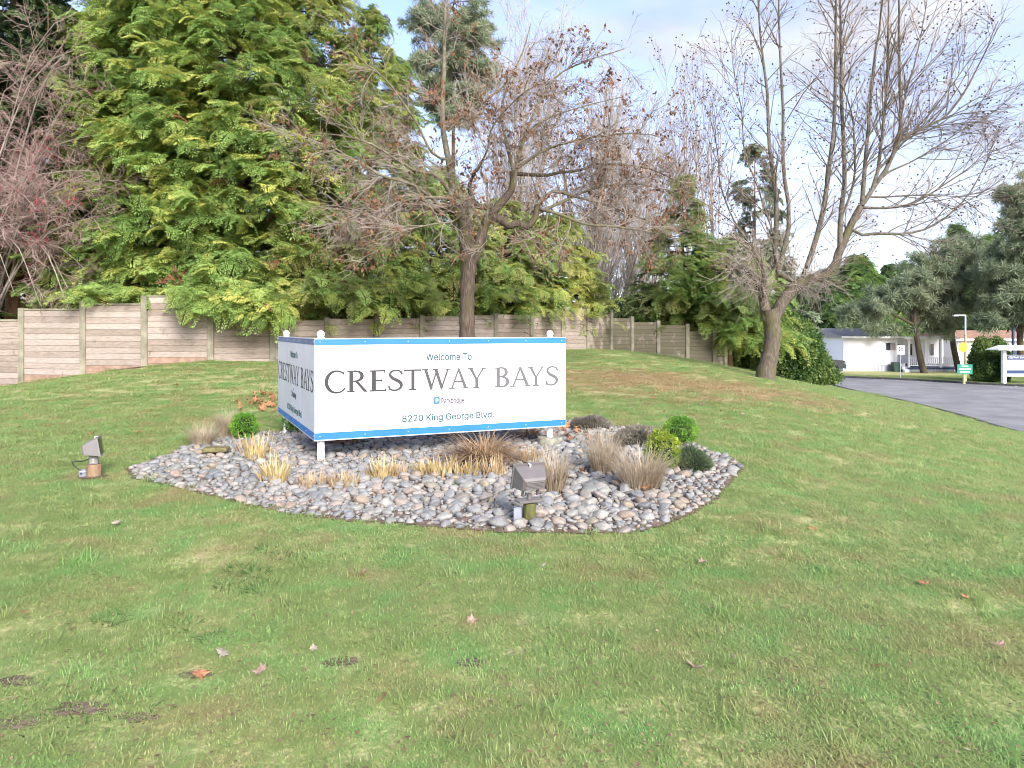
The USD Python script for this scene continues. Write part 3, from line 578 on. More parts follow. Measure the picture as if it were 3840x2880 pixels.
# ------------------------------------------------------------------ trees
M_CEDAR = [mat_leaf(f'cedar_foliage_{n}', *c, scale=.55, trans=.38) for n, c in (
    ('green', ((0.138, 0.229, 0.062), (0.237, 0.359, 0.095), (0.361, 0.452, 0.124))), ('yellowish', ((0.187, 0.252, 0.062), (0.324, 0.390, 0.097), (0.505, 0.497, 0.131))),
    ('olive', ((0.166, 0.214, 0.076), (0.265, 0.305, 0.108), (0.375, 0.368, 0.138))), ('deep', ((0.080, 0.153, 0.053), (0.138, 0.237, 0.076), (0.209, 0.305, 0.097))))]
M_CEDARDEAD = mat_leaf('dead_cedar_foliage', (.10, .045, .025), (.17, .07, .04), (.22, .10, .05), .8, .15)
M_DARKFIR = mat_leaf('dark_fir_foliage', (0.022, 0.044, 0.020), (0.040, 0.075, 0.030), (0.075, 0.106, 0.037), .7, .2)
M_PINE = mat_leaf('pine_needles', (.115, .15, .09), (.18, .225, .13), (.26, .285, .175), .35, .25)
M_FARGREEN = mat_leaf('distant_green_foliage', (0.054, 0.102, 0.036), (0.096, 0.156, 0.054), (0.144, 0.192, 0.072), .3, .2)
M_LAUREL = mat_leaf('hedge_leaves', (0.037, 0.081, 0.022), (0.075, 0.131, 0.034), (0.150, 0.200, 0.050), .9, .25, .4)
M_RHODO = mat_leaf('shrub_leaves', (0.052, 0.078, 0.033), (0.098, 0.130, 0.052), (0.169, 0.195, 0.091), 1.2, .2, .4)
M_BARKD = mat_bark('dark_bark', (.035, .026, .02), (.065, .05, .038), (.11, .085, .065), (.09, .085, .035))
M_BARKM = mat_bark('maple_bark', (.035, .026, .02), (.072, .054, .042), (.125, .098, .078), (.07, .06, .03))
M_BARKG = mat_bark('grey_brown_bark', (.048, .038, .03), (.095, .077, .06), (.155, .128, .10), (.09, .085, .035))
M_BARKB = mat_bark('reddish_brown_bark', (.12, .07, .04), (.21, .125, .075), (.28, .18, .11))
M_LIMB = mat_bark('greenish_limb_bark', (.075, .064, .045), (.13, .113, .08), (.20, .18, .13), (.12, .115, .055), 1.0, 9.0)
M_TWIG = mat_bark('grey_twigs', (.20, .175, .15), (.285, .25, .215), (.38, .34, .295), None, 1.0, 3.0)
M_TWIGM = mat_bark('maple_twigs', (.14, .115, .095), (.215, .18, .15), (.30, .26, .22), None, 1.0, 3.0)
M_LIMBP = mat_bark('plane_limb_bark', (.05, .042, .035), (.098, .085, .07), (.165, .145, .12), (.09, .09, .05), 1.0, 9.0)
M_TWIGR = mat_bark('pinkish_twigs', (.16, .105, .09), (.245, .17, .15), (.35, .275, .24), None, 1.0, 1.6)
M_TWIGB = mat_bark('brown_twigs', (.12, .09, .07), (.19, .145, .115), (.26, .21, .17), None, 1.0, 3.0)
M_DRYLEAF = mat_leaf('dry_leaves', (.13, .065, .035), (.21, .105, .055), (.30, .17, .09), 2.0, .25, .6, rand='island')
M_BERRY = mat_plain('red_berries', (.22, .03, .04), .35, .3, 3.0)
M_SEED = mat_plain('seed_balls', (.06, .05, .045), .9, .3, 3.0)

def frond(seed, L=.7, leaf=.085, droop=.55):
    """a flat drooping spray: midrib, side sprays, each carrying scale-leaf strips"""
    g = np.random.default_rng(seed); C, A_, B_ = [], [], []
    def at(s): return np.array([L * s * (1 - .12 * s), 0, .16 * L * math.sin(s * 2.2) - droop * L * s ** 2.2])
    n = 11
    for i in range(n):
        s = .10 + .9 * i / (n - 1); p = at(s); tg = unit(at(min(1, s + .05)) - at(s - .05))
        for sd in (-1, 1):
            ln = L * .42 * (1 - s) ** .6 * g.uniform(.75, 1.15) + .05
            d = unit(tg * .75 + np.array([0, sd * .8, .05])); k = max(2, int(ln / (leaf * .62)))
            for j in range(k):
                q = p + d * ln * (j + .7) / k + [0, 0, -.5 * droop * ln * ((j + .7) / k) ** 2]
                ll = leaf * (1 - .35 * j / k) * g.uniform(.8, 1.2)
                for w in (-1, 1):
                    e = unit(d * .8 + np.cross([0, 0, 1.], d) * w * .7 + [0, 0, -.28 + g.normal(0, .22)])
                    C.append(q + e * ll * .45); A_.append(e * ll * .62)
                    B_.append(unit(np.cross(e, [0, 0, 1.0]) + g.normal(0, .35, 3)) * ll * .23)
    return quads(np.array(C), np.array(A_), np.array(B_))
FR = [frond(s, .66, .07, d) for s, d in ((1, .22), (2, .42), (3, .65))]
FRF = [frond(s, .62, .12, d) for s, d in ((4, .3), (5, .5))]
def needle_tuft(seed, n=46, r=.42, w=.016):
    g = np.random.default_rng(seed); d = unit(g.normal(size=(n, 3)) + [0, 0, .45]); c = d * r * .5
    return quads(c + g.normal(0, .05, (n, 3)), d * r * g.uniform(.35, .55, n)[:, None], unit(np.cross(d, rvec(g, n))) * w)
TUFT = [needle_tuft(s, 60, .42, .018) for s in (1, 2)]
def leaf_clump(seed, n=34, r=.2, l=.055, w=.024):
    g = np.random.default_rng(seed); d = rvec(g, n); c = d * r * g.uniform(.3, 1, n)[:, None] ** .5
    a = unit(d + rvec(g, n) * .9); return quads(c, a * l, unit(np.cross(a, rvec(g, n))) * w)
CLUMP = [leaf_clump(s) for s in (1, 2, 3)]

_fx = np.array([p[0] for p in fence_base]); _fy = np.array([p[1] for p in fence_base])
_ft = np.array([P(FENCE[i][0], panel_top_px[min(i, NP - 2)], FENCE[i][3])[2] for i in range(NP)])
def fence_y(x): return np.interp(x, _fx, _fy)
def fence_top(x): return np.interp(x, _fx, _ft)
def boughs_tree(name, label, x, y, h, rad, prof, mats, ndens, fr=FR, fscale=(.7, 1.25), trunk_r=.2, bark=None, seed=0, zmin=.6, group=None, fper=9, cat_='tree', flat=.0, lean=(0, 0), rise=.12, dead=0.0, z0=None, over=()):
    """conifer: tapered trunk, boughs round it, fronds along each bough"""
    g = np.random.default_rng(seed); b = float(gz(x, y)) if z0 is None else z0
    t = thing(name, label, cat_, (x, y, b), group=group)
    tr = spline([(0, 0, -.3), (lean[0] * .2, lean[1] * .2, h * .4), (lean[0], lean[1], h)], 14)
    part(t, 'trunk', tube_mesh(tr[None], np.linspace(trunk_r, .02, 14)[None], 9), bark or M_BARKB, smooth=True)
    n = int(ndens * h)
    zz = zmin + (h - zmin) * g.uniform(0, 1, n) ** 1.15; az = g.uniform(0, 2 * PI, n)
    rr = np.array([prof((z - zmin) / (h - zmin)) for z in zz]) * rad * g.uniform(.72, 1.12, n)
    u = g.uniform(.30, 1.0, (n, fper)) ** .75
    ce = np.stack([np.cos(az), np.sin(az), np.zeros(n)], 1)
    p0 = np.stack([np.interp(zz, tr[:, 2], tr[:, 0]), np.interp(zz, tr[:, 2], tr[:, 1]), zz], 1)
    sag = .10 + .16 * g.uniform(0, 1, n)
    pts = p0[:, None] + ce[:, None] * (rr[:, None] * u)[..., None] + np.array([0, 0, 1.0]) * ((rise * u - sag[:, None] * u ** 2.2) * rr[:, None])[..., None]
    pts += g.normal(0, .10, pts.shape) * [1, 1, .6]
    # boughs
    m = min(n, 140); bp = np.stack([p0[:m] + ce[:m] * (rr[:m] * s)[:, None] + np.array([0, 0, 1.0]) * ((rise * s - sag[:m] * s ** 2.2) * rr[:m])[:, None] for s in np.linspace(0, .92, 5)], 1)
    part(t, 'boughs', tube_mesh(bp, np.linspace(.035, .008, 5)[None] * np.ones((m, 1)), 4), M_BARKD, kind='stuff')
    yaw = (az[:, None] + g.normal(0, .65, u.shape)).ravel(); pit = (g.normal(.02, .28, u.shape)).ravel(); rol = g.normal(0, .3, yaw.size)
    sc_ = g.uniform(*fscale, yaw.size) * (1.12 - .5 * (pts[..., 2].ravel() / h) ** 2)
    k = len(fr); pid = g.integers(0, k, yaw.size)
    q = pts.reshape(-1, 3)
    for (opx, opy, orx, ory, on) in over:                                # boughs that hang over the fence
        ox = (opx - CX) / F * y; od = float(fence_y(ox)) - .45; w = g.normal(0, .5, (on, 2)).clip(-1, 1)
        c = np.stack([((opx + w[:, 0] * orx) - CX) / F * od, od + g.uniform(-.35, .9, on), EYE - ((opy - 10 + w[:, 1] * ory) - HZ) / F * od], 1) - [x, y, b]
        q = np.vstack([q, c]); yaw = np.r_[yaw, -PI / 2 + g.normal(0, .6, on)]; pit = np.r_[pit, g.normal(.35, .25, on)]; rol = np.r_[rol, g.normal(0, .3, on)]
        sc_ = np.r_[sc_, g.uniform(.65, 1.1, on)]; pid = np.r_[pid, g.integers(0, k, on)]
    nb_ = yaw.size - sum(o[4] for o in over)
    wp = q + [x, y, b]; fy, ft = fence_y(wp[:, 0]), fence_top(wp[:, 0])
    ok = (np.arange(len(q)) >= nb_) | ~((wp[:, 1] < fy + .75) & (wp[:, 2] < ft + np.where(wp[:, 1] < fy - .1, -.25, .42)) & (wp[:, 0] < fence_base[-1][0] + .5))   # nothing grows through the planks
    if dead:
        pid = np.where(g.uniform(0, 1, len(pid)) < dead, k, pid)
    protos = [(f, mats[i % len(mats)], False) for i, f in enumerate(fr)] + ([(fr[0], M_CEDARDEAD, False)] if dead else [])
    scatter(t, 'crown', protos, q[ok], R.from_euler('zyx', np.c_[yaw, pit, rol][ok]), sc_[ok], pid[ok])
    return t
cone = lambda t: max(.06, (1 - t) ** .75 * (1 - .25 * max(0, .12 - t) / .12))
colm = lambda t: max(.08, min(1, (1 - t) * 1.9) ** .7)
bush = lambda t: max(.1, (1 - t ** 2.6) ** .6)
CE = [  # photo x, depth, height, radius, materials, boughs per metre, label
    (470, 23.2, 16, 2.7, (0, 0, 1), 30, 'tall bright green cedar beside the red-twigged tree, left end of the cedar row'),
    (660, 22.0, 17, 2.6, (0, 1, 0), 30, 'tall bright green cedar behind the highest fence panels, with a dead rusty spray low down'),
    (905, 21.9, 16, 2.6, (1, 0, 0), 30, 'tall cedar with yellow-green lower boughs drooping over the fence left of the sign'),
    (1150, 22.8, 15, 2.5, (0, 1, 2), 29, 'tall cedar behind the left posts of the sign, fronds hanging over the fence'),
    (1385, 24.0, 12.5, 2.4, (1, 2, 0), 26, 'olive green cedar seen through the maple twigs left of the maple trunk'),
    (1640, 26.0, 7.2, 2.3, (1, 0, 2), 30, 'short yellow-green cedar directly behind the maple trunk'),
    (1885, 27.6, 6.3, 2.5, (1, 2, 0), 34, 'short bushy yellow-green cedar right of the maple trunk above the sign'),
    (2085, 29.3, 6.0, 2.1, (2, 1, 1), 34, 'rounded olive cedar at the right end of the row, above the right sign post')]
OV = [[(330, 1120, 60, 20, 20), (470, 1105, 70, 22, 26)], [(760, 1140, 80, 45, 60), (690, 1110, 60, 30, 30)], [(880, 1160, 80, 38, 55), (1010, 1175, 85, 50, 80), (960, 1120, 110, 60, 80)], [(1190, 1085, 110, 50, 80), (1330, 1100, 60, 50, 40)], [(1400, 1160, 50, 35, 30), (1480, 1090, 80, 45, 50)], [(1640, 1140, 40, 30, 24), (1560, 1080, 60, 40, 30)], [(1840, 1115, 75, 36, 45), (1950, 1110, 60, 30, 36)], [(2050, 1115, 60, 30, 36), (2150, 1095, 50, 30, 26)]]
for i, (px, D, h, r, ms, nd, lb) in enumerate(CE):
    x, y = (px - CX) / F * D, D
    boughs_tree('cedar_tree', lb, x, y, h, r, colm if i < 5 else bush, [M_CEDAR[k] for k in ms], nd, seed=40 + i, zmin=1.0 if i < 5 else .9, fper=13, dead=.006 if i != 1 else .012, over=OV[i])
x, y = (655 - CX) / F * 19.9, 19.9
# the rusty dead spray over the fence
g_ = np.random.default_rng(5); n_ = 26
dd = thing('dead_cedar_bough', 'rust-brown dead cedar spray hanging over the tallest fence panel', 'branch', P(672, 1075, 19.7))
scatter(dd, 'foliage', [(FR[0], M_CEDARDEAD, False), (FR[1], M_CEDARDEAD, False)], g_.normal(0, 1, (n_, 3)) * [.16, .12, .35], R.from_euler('zyx', np.c_[g_.uniform(0, 6.3, n_), g_.normal(.7, .4, n_), g_.normal(0, .3, n_)]), g_.uniform(.4, .7, n_), g_.integers(0, 2, n_))
part(dd, 'stem', tube_mesh(spline([(0, .9, .5), (0, .4, .45), (0, 0, -.3)], 6)[None], np.linspace(.03, .01, 6)[None], 6), M_BARKD)

# conifers further right: cedar over the fence end, its leaning lower boughs, the open dark one behind
boughs_tree('cedar_tree', 'narrow olive cedar rising behind the right half of the stained fence', (2560 - CX) / F * 33.5, 33.5, 9.4, 3.5, lambda t: max(.05, (1 - t) ** .95), [M_CEDAR[2], M_CEDAR[2], M_CEDAR[0]], 19, seed=61, zmin=1.4, fscale=(.8, 1.4))
boughs_tree('cedar_tree', 'bright green cedar leaning over the fence end behind the leaning plane trunk', (2735 - CX) / F * 33.0, 33.0, 6.4, 3.1, bush, [M_CEDAR[0], M_CEDAR[0], M_CEDAR[1]], 44, seed=62, zmin=1.2, fscale=(.8, 1.4), lean=(-.6, -.3), over=[(2610, 1095, 100, 60, 70), (2700, 1130, 90, 55, 80), (2800, 1150, 55, 60, 70), (2520, 1070, 60, 40, 30), (2640, 1020, 110, 60, 70)])
boughs_tree('fir_tree', 'open dark fir standing against the sky behind the plane stems', (2830 - CX) / F * 44, 44, 15.2, 2.9, cone, [M_PINE], 5, fr=FRF, seed=63, zmin=3.0, fscale=(1.2, 2.0), fper=8, z0=-1.5)
boughs_tree('fir_tree', 'dark fir with a brown trunk behind the red-twigged tree', (48 - CX) / F * 21.6, 21.6, 15, 2.2, colm, [M_DARKFIR, M_DARKFIR], 24, fr=FRF, seed=64, zmin=4.4, trunk_r=.25, fscale=(.8, 1.3))
boughs_tree('fir_tree', 'dark fir behind the fence between the brown trunk and the cedar row', (235 - CX) / F * 24.5, 24.5, 13, 2.6, colm, [M_DARKFIR, M_DARKFIR], 28, fr=FRF, seed=65, zmin=.4, fscale=(.8, 1.3))
boughs_tree('pine_tree', 'blue-green pine top with bare dark limbs behind the maple stem', (1700 - CX) / F * 36, 36, 20.0, 2.6, lambda t: .35 + .65 * min(1, t * 3.2), [M_PINE], 7, fr=TUFT, seed=66, zmin=13.4, fscale=(.9, 1.5), fper=9, z0=-.5, trunk_r=.22, bark=M_BARKD)

def leafy(name, label, x, y, blobs, n, clump, mat, seed, scale=(.8, 1.4), cat_='shrub', stems=3, sh=1.2, z0=None, stem_mat=None):
    """broad shrub: clumps of leaves through the shells of several lobes, on a few stems"""
    g = np.random.default_rng(seed); b = float(gz(x, y)) if z0 is None else z0
    t = thing(name, label, cat_, (x, y, b))
    bl = np.array(blobs, float); w = bl[:, 3] * bl[:, 4] + .01; k = g.choice(len(bl), n, p=w / w.sum())
    d = rvec(g, n); rr = g.uniform(.45, 1.0, n) ** .4 * (1 + .25 * (meshkit.noise(d * 2.4 + k[:, None] * 9.1, seed) - .5))
    p = bl[k, :3] + d * np.c_[bl[k, 3], bl[k, 3], bl[k, 4]] * rr[:, None]
    p[:, 2] = np.maximum(p[:, 2], .06)
    scatter(t, 'foliage', [(c, mat, False) for c in clump], p, R.random(n, random_state=seed), g.uniform(*scale, n), g.integers(0, len(clump), n))
    pts = np.stack([spline([(g.normal(0, .1), g.normal(0, .1), -.15), tuple(bl[j % len(bl), :3] * .5 + g.normal(0, .1, 3)), tuple(bl[j % len(bl), :3])], 6) for j in range(stems)])
    part(t, 'stems', tube_mesh(pts, np.linspace(.06, .015, 6)[None] * np.ones((stems, 1)) * sh, 6), stem_mat or M_BARKD)
    return t
x, y = (2400 - CX) / F * 33.5, 33.5
leafy('evergreen_shrub', 'dull olive leafy shrub behind the green-stained fence panels', x, y, [(-.6, 0, 2.2, 1.0, .9), (.5, 0, 2.5, 1.0, 1.0), (.1, .3, 1.4, 1.4, .9), (1.2, .2, 1.9, .9, .8)], 520, [leaf_clump(s, 30, .26, .085, .03) for s in (4, 5)], M_RHODO, 71)
x, y = (2260 - CX) / F * 36, 36
leafy('evergreen_shrub', 'distant green shrub showing over the fence corner right of the sign', x, y, [(-.3, 0, 2.1, 1.0, .7), (.4, 0, 2.5, .8, .7)], 260, [leaf_clump(s, 30, .26, .07, .03) for s in (6, 7)], M_FARGREEN, 72)
hx, hy = (2905 - CX) / F * 35.5, 35.5
big_leaf = [leaf_clump(s, 42, .3, .075, .034) for s in (8, 9, 10)]
leafy('hedge_shrub', 'big dark green hedge shrub behind the leaning plane trunk at the road', hx, hy, [(-2.0, -.1, 1.1, 1.3, 1.35), (-.6, 0, 1.4, 1.5, 1.7), (.8, -.2, 1.0, 1.5, 1.8), (1.6, .2, .5, 1.35, 1.5), (2.2, -.1, -.1, 1.0, 1.1), (.4, .5, 2.4, 1.3, 1.3), (1.3, .4, 1.8, 1.2, 1.3)], 2300, big_leaf, M_LAUREL, 73, z0=float(gz(hx, hy)) + .1)

# ------------------------------------------------------------------ bare trees
def px_line(pts, D): return np.array([P(a, b, D + (c[0] if c else 0)) for a, b, *c in pts])
def bare_tree(t, D, trunk, limbs, trunk_mat, limb_mat, twig_mat, base, seed, twigs, leaves=0, leafsize=.05, leafmat=None, seeds=0, sub=None, lsplit=False):
    g = np.random.default_rng(seed)
    tr = px_line(trunk[0], D); tr = spline(tr, 24)
    w = np.interp(np.linspace(0, 1, 24), np.linspace(0, 1, len(trunk[1])), trunk[1])
    wob = 1 + .05 * np.sin(np.arange(24) * 1.7)
    part(t, 'trunk', moved(tube_mesh(tr[None], (w * wob)[None], 16), -base), trunk_mat, smooth=True)
    LP, LR = [], []
    for pts, r0, r1, *o in limbs:
        p = spline(px_line(pts, D), 16); p += np.cumsum(g.normal(0, .008, p.shape), 0) * [.6, 1.5, .6]
        r = np.linspace(r0, r1, 16) * (1 + .10 * g.normal(size=16).cumsum() * .3)
        part(t, 'limb', moved(tube_mesh(p[None], np.abs(r)[None], 9), -base), limb_mat if not o else o[0], smooth=True)
        LP.append(p); LR.append(np.abs(r))
    LP, LR = np.array(LP), np.array(LR)
    cur, parts_ = (LP, LR), []
    allp = []
    for lv, (count, kw) in enumerate(twigs):
        src = cur if not kw.pop('from_limbs', False) else (LP, LR)
        kw.pop('src', None)
        cur = spawn(g, *src, count, **kw); allp.append(cur)
        parts_.append(tubes(*cur, 5 if lv == 0 else 3))
    v, f = cat(parts_[:1]); part(t, 'branches', (v - base, f), limb_mat if lsplit else twig_mat, kind='stuff', smooth=True)
    if len(parts_) > 1:
        v, f = cat(parts_[1:]); part(t, 'twigs', (v - base, f), twig_mat, kind='stuff')
    tips = np.vstack([a[0][:, 2:].reshape(-1, 3) for a in allp[1:]])
    if leaves:
        # dead leaves hang in bunches
        cen = tips[g.choice(len(tips), max(1, leaves // 5))]; c = cen[g.integers(0, len(cen), leaves)] + g.normal(0, .07, (leaves, 3))
        a = unit(rvec(g, leaves) * .8 + [0, 0, -.8]) * leafsize * g.uniform(.6, 1.3, leaves)[:, None]
        b = unit(np.cross(a, rvec(g, leaves))) * leafsize * .6 * g.uniform(.6, 1.2, leaves)[:, None]
        m = np.vstack([c - a, c + b * .9 - a * .1, c + a, c - b * .9 - a * .1, c + np.cross(a, b) / leafsize * .35])
        n = leaves; i = np.arange(n)[:, None]
        f = np.vstack([np.c_[i, i + n, i + 4 * n], np.c_[i + n, i + 2 * n, i + 4 * n], np.c_[i + 2 * n, i + 3 * n, i + 4 * n], np.c_[i + 3 * n, i, i + 4 * n]])
        part(t, 'dry_leaves', (m - base, f), leafmat or M_DRYLEAF, kind='stuff')
    if seeds:
        ends = np.vstack([a[0][:, -1] for a in allp[1:]]); c = ends[g.choice(len(ends), seeds)] + [0, 0, -.02]
        s = trimesh.creation.icosahedron(); s.apply_scale(.027)
        v = (c[:, None] + s.vertices[None] * g.uniform(.7, 1.25, seeds)[:, None, None]).reshape(-1, 3); f = (np.arange(seeds)[:, None, None] * 12 + s.faces[None]).reshape(-1, 3)
        part(t, 'seed_balls', (v - base, f), M_SEED, kind='stuff')
    return allp

# the maple behind the sign (about 17 m off)
DM = 17.5
mb = ongr(1752, 1322, 17.5); mb = np.array([(1752 - CX) / F * DM, DM, float(gz((1752 - CX) / F * DM, DM))])
maple = thing('maple_tree', 'bare knobbly maple with a few brown leaves, standing behind the sign', 'tree', mb)
bare_tree(maple, DM, ([(1752, 1345), (1752, 1240), (1752, 1100), (1757, 1000), (1762, 950)], [.235, .205, .19, .20, .22]), [
    ([(1757, 985), (1750, 910), (1747, 850), (1730, 805), (1700, 785), (1662, 786)], .19, .15, M_BARKD),
    ([(1765, 985), (1795, 915), (1818, 845), (1857, 788), (1893, 748), (1925, 702), (1925, 640)], .18, .08, M_BARKD),
    ([(1848, 812), (1880, 825), (1907, 847), (1943, 838), (1979, 852), (2011, 812), (2018, 770)], .12, .07, M_BARKD),
    ([(1850, 772), (1815, 778), (1789, 770), (1770, 730), (1767, 690), (1790, 640, -.3)], .09, .04, M_BARKD),
    ([(1700, 790), (1699, 720), (1690, 620), (1672, 540), (1661, 440), (1664, 330), (1668, 230), (1668, 130), (1672, 0), (1664, -200), (1676, -330)], .105, .012),
    ([(1678, 492), (1720, 450), (1771, 413), (1843, 360), (1905, 310)], .05, .018),
    ([(1684, 600), (1640, 590, -.2), (1605, 555, -.4), (1569, 476, -.6), (1500, 372, -.8), (1442, 296, -1), (1360, 230, -1.2), (1284, 150, -1.4)], .04, .012),
    ([(1925, 650), (1985, 655, .3), (2056, 657, .6), (2101, 648, .8), (2178, 639, 1), (2223, 617, 1.2), (2314, 617, 1.5), (2430, 632, 2), (2560, 690, 2.2)], .055, .012, M_BARKD),
    ([(1925, 690), (1955, 560), (1988, 470), (2020, 400), (2088, 291), (2200, 235), (2341, 192)], .05, .012),
    ([(1930, 640), (1960, 530), (2010, 470), (2088, 431), (2200, 395), (2336, 363)], .04, .01),
    ([(1662, 786), (1620, 740, -.3), (1540, 690, -.6), (1430, 660, -.9), (1330, 600, -1.2), (1200, 560, -1.5), (1080, 520, -1.8)], .055, .012),
    ([(1700, 740), (1640, 660, -.4), (1560, 640, -.7), (1480, 590, -1), (1380, 530, -1.2), (1260, 500, -1.4), (1130, 500, -1.5)], .055, .012),
    ([(2018, 770), (2070, 720, .2), (2160, 740, .4), (2290, 780, .6), (2420, 830, .8), (2560, 880, 1)], .05, .012),
    ([(2018, 780), (2090, 800, -.2), (2200, 840, -.5), (2330, 850, -.6), (2450, 870, -.8)], .045, .012),
    ([(1925, 640), (1900, 540), (1880, 440), (1900, 330), (1960, 200), (1990, 90)], .05, .012),
    ([(1790, 640), (1830, 560, -.6), (1850, 470, -1), (1960, 350, -1.6), (2060, 300, -2)], .03, .01),
    ([(2011, 802), (2100, 760, .3), (2250, 700, .6), (2400, 690, 1), (2560, 725, 1.3)], .05, .01),
    ([(1925, 640), (2050, 560, -.3), (2200, 520, -.5), (2380, 500, -.8), (2530, 525, -1)], .045, .01),
    ([(1700, 745), (1600, 742, -.4), (1480, 762, -.8), (1350, 800, -1.2), (1230, 850, -1.5)], .045, .01),
    ([(1662, 786), (1560, 785, .4), (1450, 805, .8), (1340, 900, 1.1)], .045, .01),
    ([(1740, 800), (1690, 830, -.7), (1620, 840, -1.2), (1530, 860, -1.6), (1450, 900, -2)], .03, .008)],
    M_BARKM, M_LIMB, M_TWIGM, mb, 101,
    [(360, dict(t=(.08, 1), ang=(48, 18), length=(.6, 1.8), npts=7, wander=.18, up=-.04, rtip=.006, rmax=.015)),
     (3300, dict(t=(.15, 1), ang=(42, 16), length=(.35, 1.15), npts=6, wander=.20, up=-.12, rtip=.0038, rmax=.008)),
     (7500, dict(t=(.2, 1), ang=(40, 16), length=(.15, .6), npts=5, wander=.24, up=-.15, rtip=.0032, rmax=.005))],
    leaves=6200, leafsize=.062)

# the plane tree at the right (about 22 m off)
DP = 22.0
pb = np.array([(2880 - CX) / F * DP, DP, float(gz((2880 - CX) / F * DP, DP))])
plane = thing('plane_tree', 'leaning pollarded plane tree with tall pale stems and dark seed balls', 'tree', pb)
bare_tree(plane, DP, ([(2868, 1445), (2872, 1400), (2888, 1330), (2897, 1260), (2893, 1200), (2885, 1160)], [.36, .30, .265, .255, .26, .29]), [
    ([(2878, 1200), (2862, 1110), (2835, 1045), (2800, 1012), (2760, 1003), (2728, 1002)], .20, .13, M_BARKG),
    ([(2898, 1205), (2930, 1140), (2975, 1085), (3000, 1060), (3060, 1040), (3110, 1025), (3140, 985), (3152, 940), (3170, 900), (3190, 850), (3233, 770)], .20, .10, M_BARKG),
    ([(2870, 1130), (2868, 1060), (2855, 1000), (2828, 960), (2815, 920)], .11, .05, M_BARKG),
    ([(2998, 1065), (2950, 1055), (2924, 1035), (2912, 980), (2905, 900), (2915, 800), (2912, 740), (2899, 657), (2885, 522), (2881, 341), (2858, 160), (2845, -120), (2851, -330)], .095, .010),
    ([(2920, 1030), (2940, 930), (2962, 815), (2944, 680), (2937, 567), (2939, 386), (2930, 160), (2925, -120), (2931, -330)], .085, .010),
    ([(3010, 1045), (3040, 960), (3057, 910), (3093, 770), (3111, 635), (3129, 476), (3132, 330), (3134, 160), (3136, -120), (3142, -330)], .09, .010),
    ([(3150, 940), (3152, 883), (3156, 793), (3170, 680), (3165, 499), (3158, 330), (3156, 160), (3154, -120), (3160, -330)], .09, .010),
    ([(3160, 800), (3186, 740), (3205, 660), (3205, 560), (3195, 440), (3160, 330), (3110, 260), (3060, 200)], .04, .012),
    ([(3233, 770), (3240, 690), (3247, 612), (3258, 500), (3265, 431), (3274, 300), (3283, 205), (3300, 120), (3320, -120), (3326, -330)], .075, .010),
    ([(3233, 770), (3274, 702), (3290, 657), (3300, 560), (3315, 431), (3324, 300), (3328, 160), (3330, -120), (3336, -330)], .065, .010),
    ([(3240, 760), (3285, 690), (3328, 626), (3369, 522), (3376, 450), (3372, 330), (3369, 160), (3368, -120), (3374, -330)], .075, .010),
    ([(3378, 440), (3400, 330), (3425, 250), (3440, 180), (3470, 20), (3485, -120)], .035, .010),
    ([(3350, 560), (3390, 515), (3473, 476), (3545, 436), (3609, 354), (3660, 260), (3699, 183), (3740, 80)], .055, .012),
    ([(3350, 565), (3420, 510), (3520, 470), (3640, 380), (3760, 330), (3850, 310)], .035, .008),
    ([(3245, 735), (3320, 738), (3420, 730), (3520, 732), (3640, 735), (3760, 728)], .035, .008),
    ([(3233, 780), (3330, 780), (3428, 761), (3541, 693), (3620, 640), (3699, 580), (3800, 540)], .045, .008),
    ([(3193, 860), (3230, 880), (3292, 874), (3382, 874), (3473, 856), (3563, 802), (3654, 702), (3735, 544)], .05, .01),
    ([(3280, 690), (3340, 640), (3405, 612), (3509, 553), (3631, 472), (3760, 400)], .035, .008),
    ([(3290, 640), (3400, 520), (3480, 430), (3560, 330), (3640, 220), (3720, 120)], .035, .008),
    ([(3180, 640), (3250, 520), (3330, 400), (3420, 300), (3520, 200), (3600, 100)], .032, .008),
    ([(2830, 960), (2790, 880), (2740, 800), (2700, 690), (2690, 560), (2660, 420)], .03, .008),
    ([(2912, 900), (2880, 820), (2840, 700), (2790, 560), (2780, 400), (2750, 260), (2740, 120)], .03, .008)],
    M_BARKG, M_LIMBP, M_TWIGB, pb, 102,
    [(470, dict(t=(.10, 1), ang=(36, 12), length=(1.0, 2.7), npts=7, wander=.10, up=.12, rtip=.007, rmax=.02)),
     (3000, dict(t=(.2, 1), ang=(36, 13), length=(.5, 1.35), npts=6, wander=.14, up=.03, rtip=.005, rmax=.009)),
     (4200, dict(t=(.25, 1), ang=(38, 14), length=(.25, .7), npts=4, wander=.16, up=-.03, rtip=.0042, rmax=.006))],
    leaves=70, leafsize=.045, seeds=2500, lsplit=True)
# water-shoot tangle round the plane's knobs: part of the same tree
g_ = np.random.default_rng(9)
kn = np.array([[P(2728, 1002, DP), P(2800, 1012, DP)], [P(2800, 1012, DP), P(2862, 1100, DP)], [P(2985, 1070, DP), P(3100, 1028, DP)], [P(2835, 965, DP), P(2815, 920, DP)]])
kn = np.stack([np.linspace(a, b, 5) for a, b in kn])
a1 = spawn(g_, kn, np.full((4, 5), .02), 330, t=(0, 1), ang=(80, 30), length=(.5, 1.7), npts=6, wander=.24, up=.0, rtip=.005, rmax=.01)
a2 = spawn(g_, *a1, 900, t=(.1, 1), ang=(45, 18), length=(.2, .8), npts=5, wander=.25, up=-.05, rtip=.0042, rmax=.006)
v, f = cat([tubes(*a1, 3), tubes(*a2, 3)]); part(plane, 'water_shoots', (v - pb, f), M_TWIG, kind='stuff')

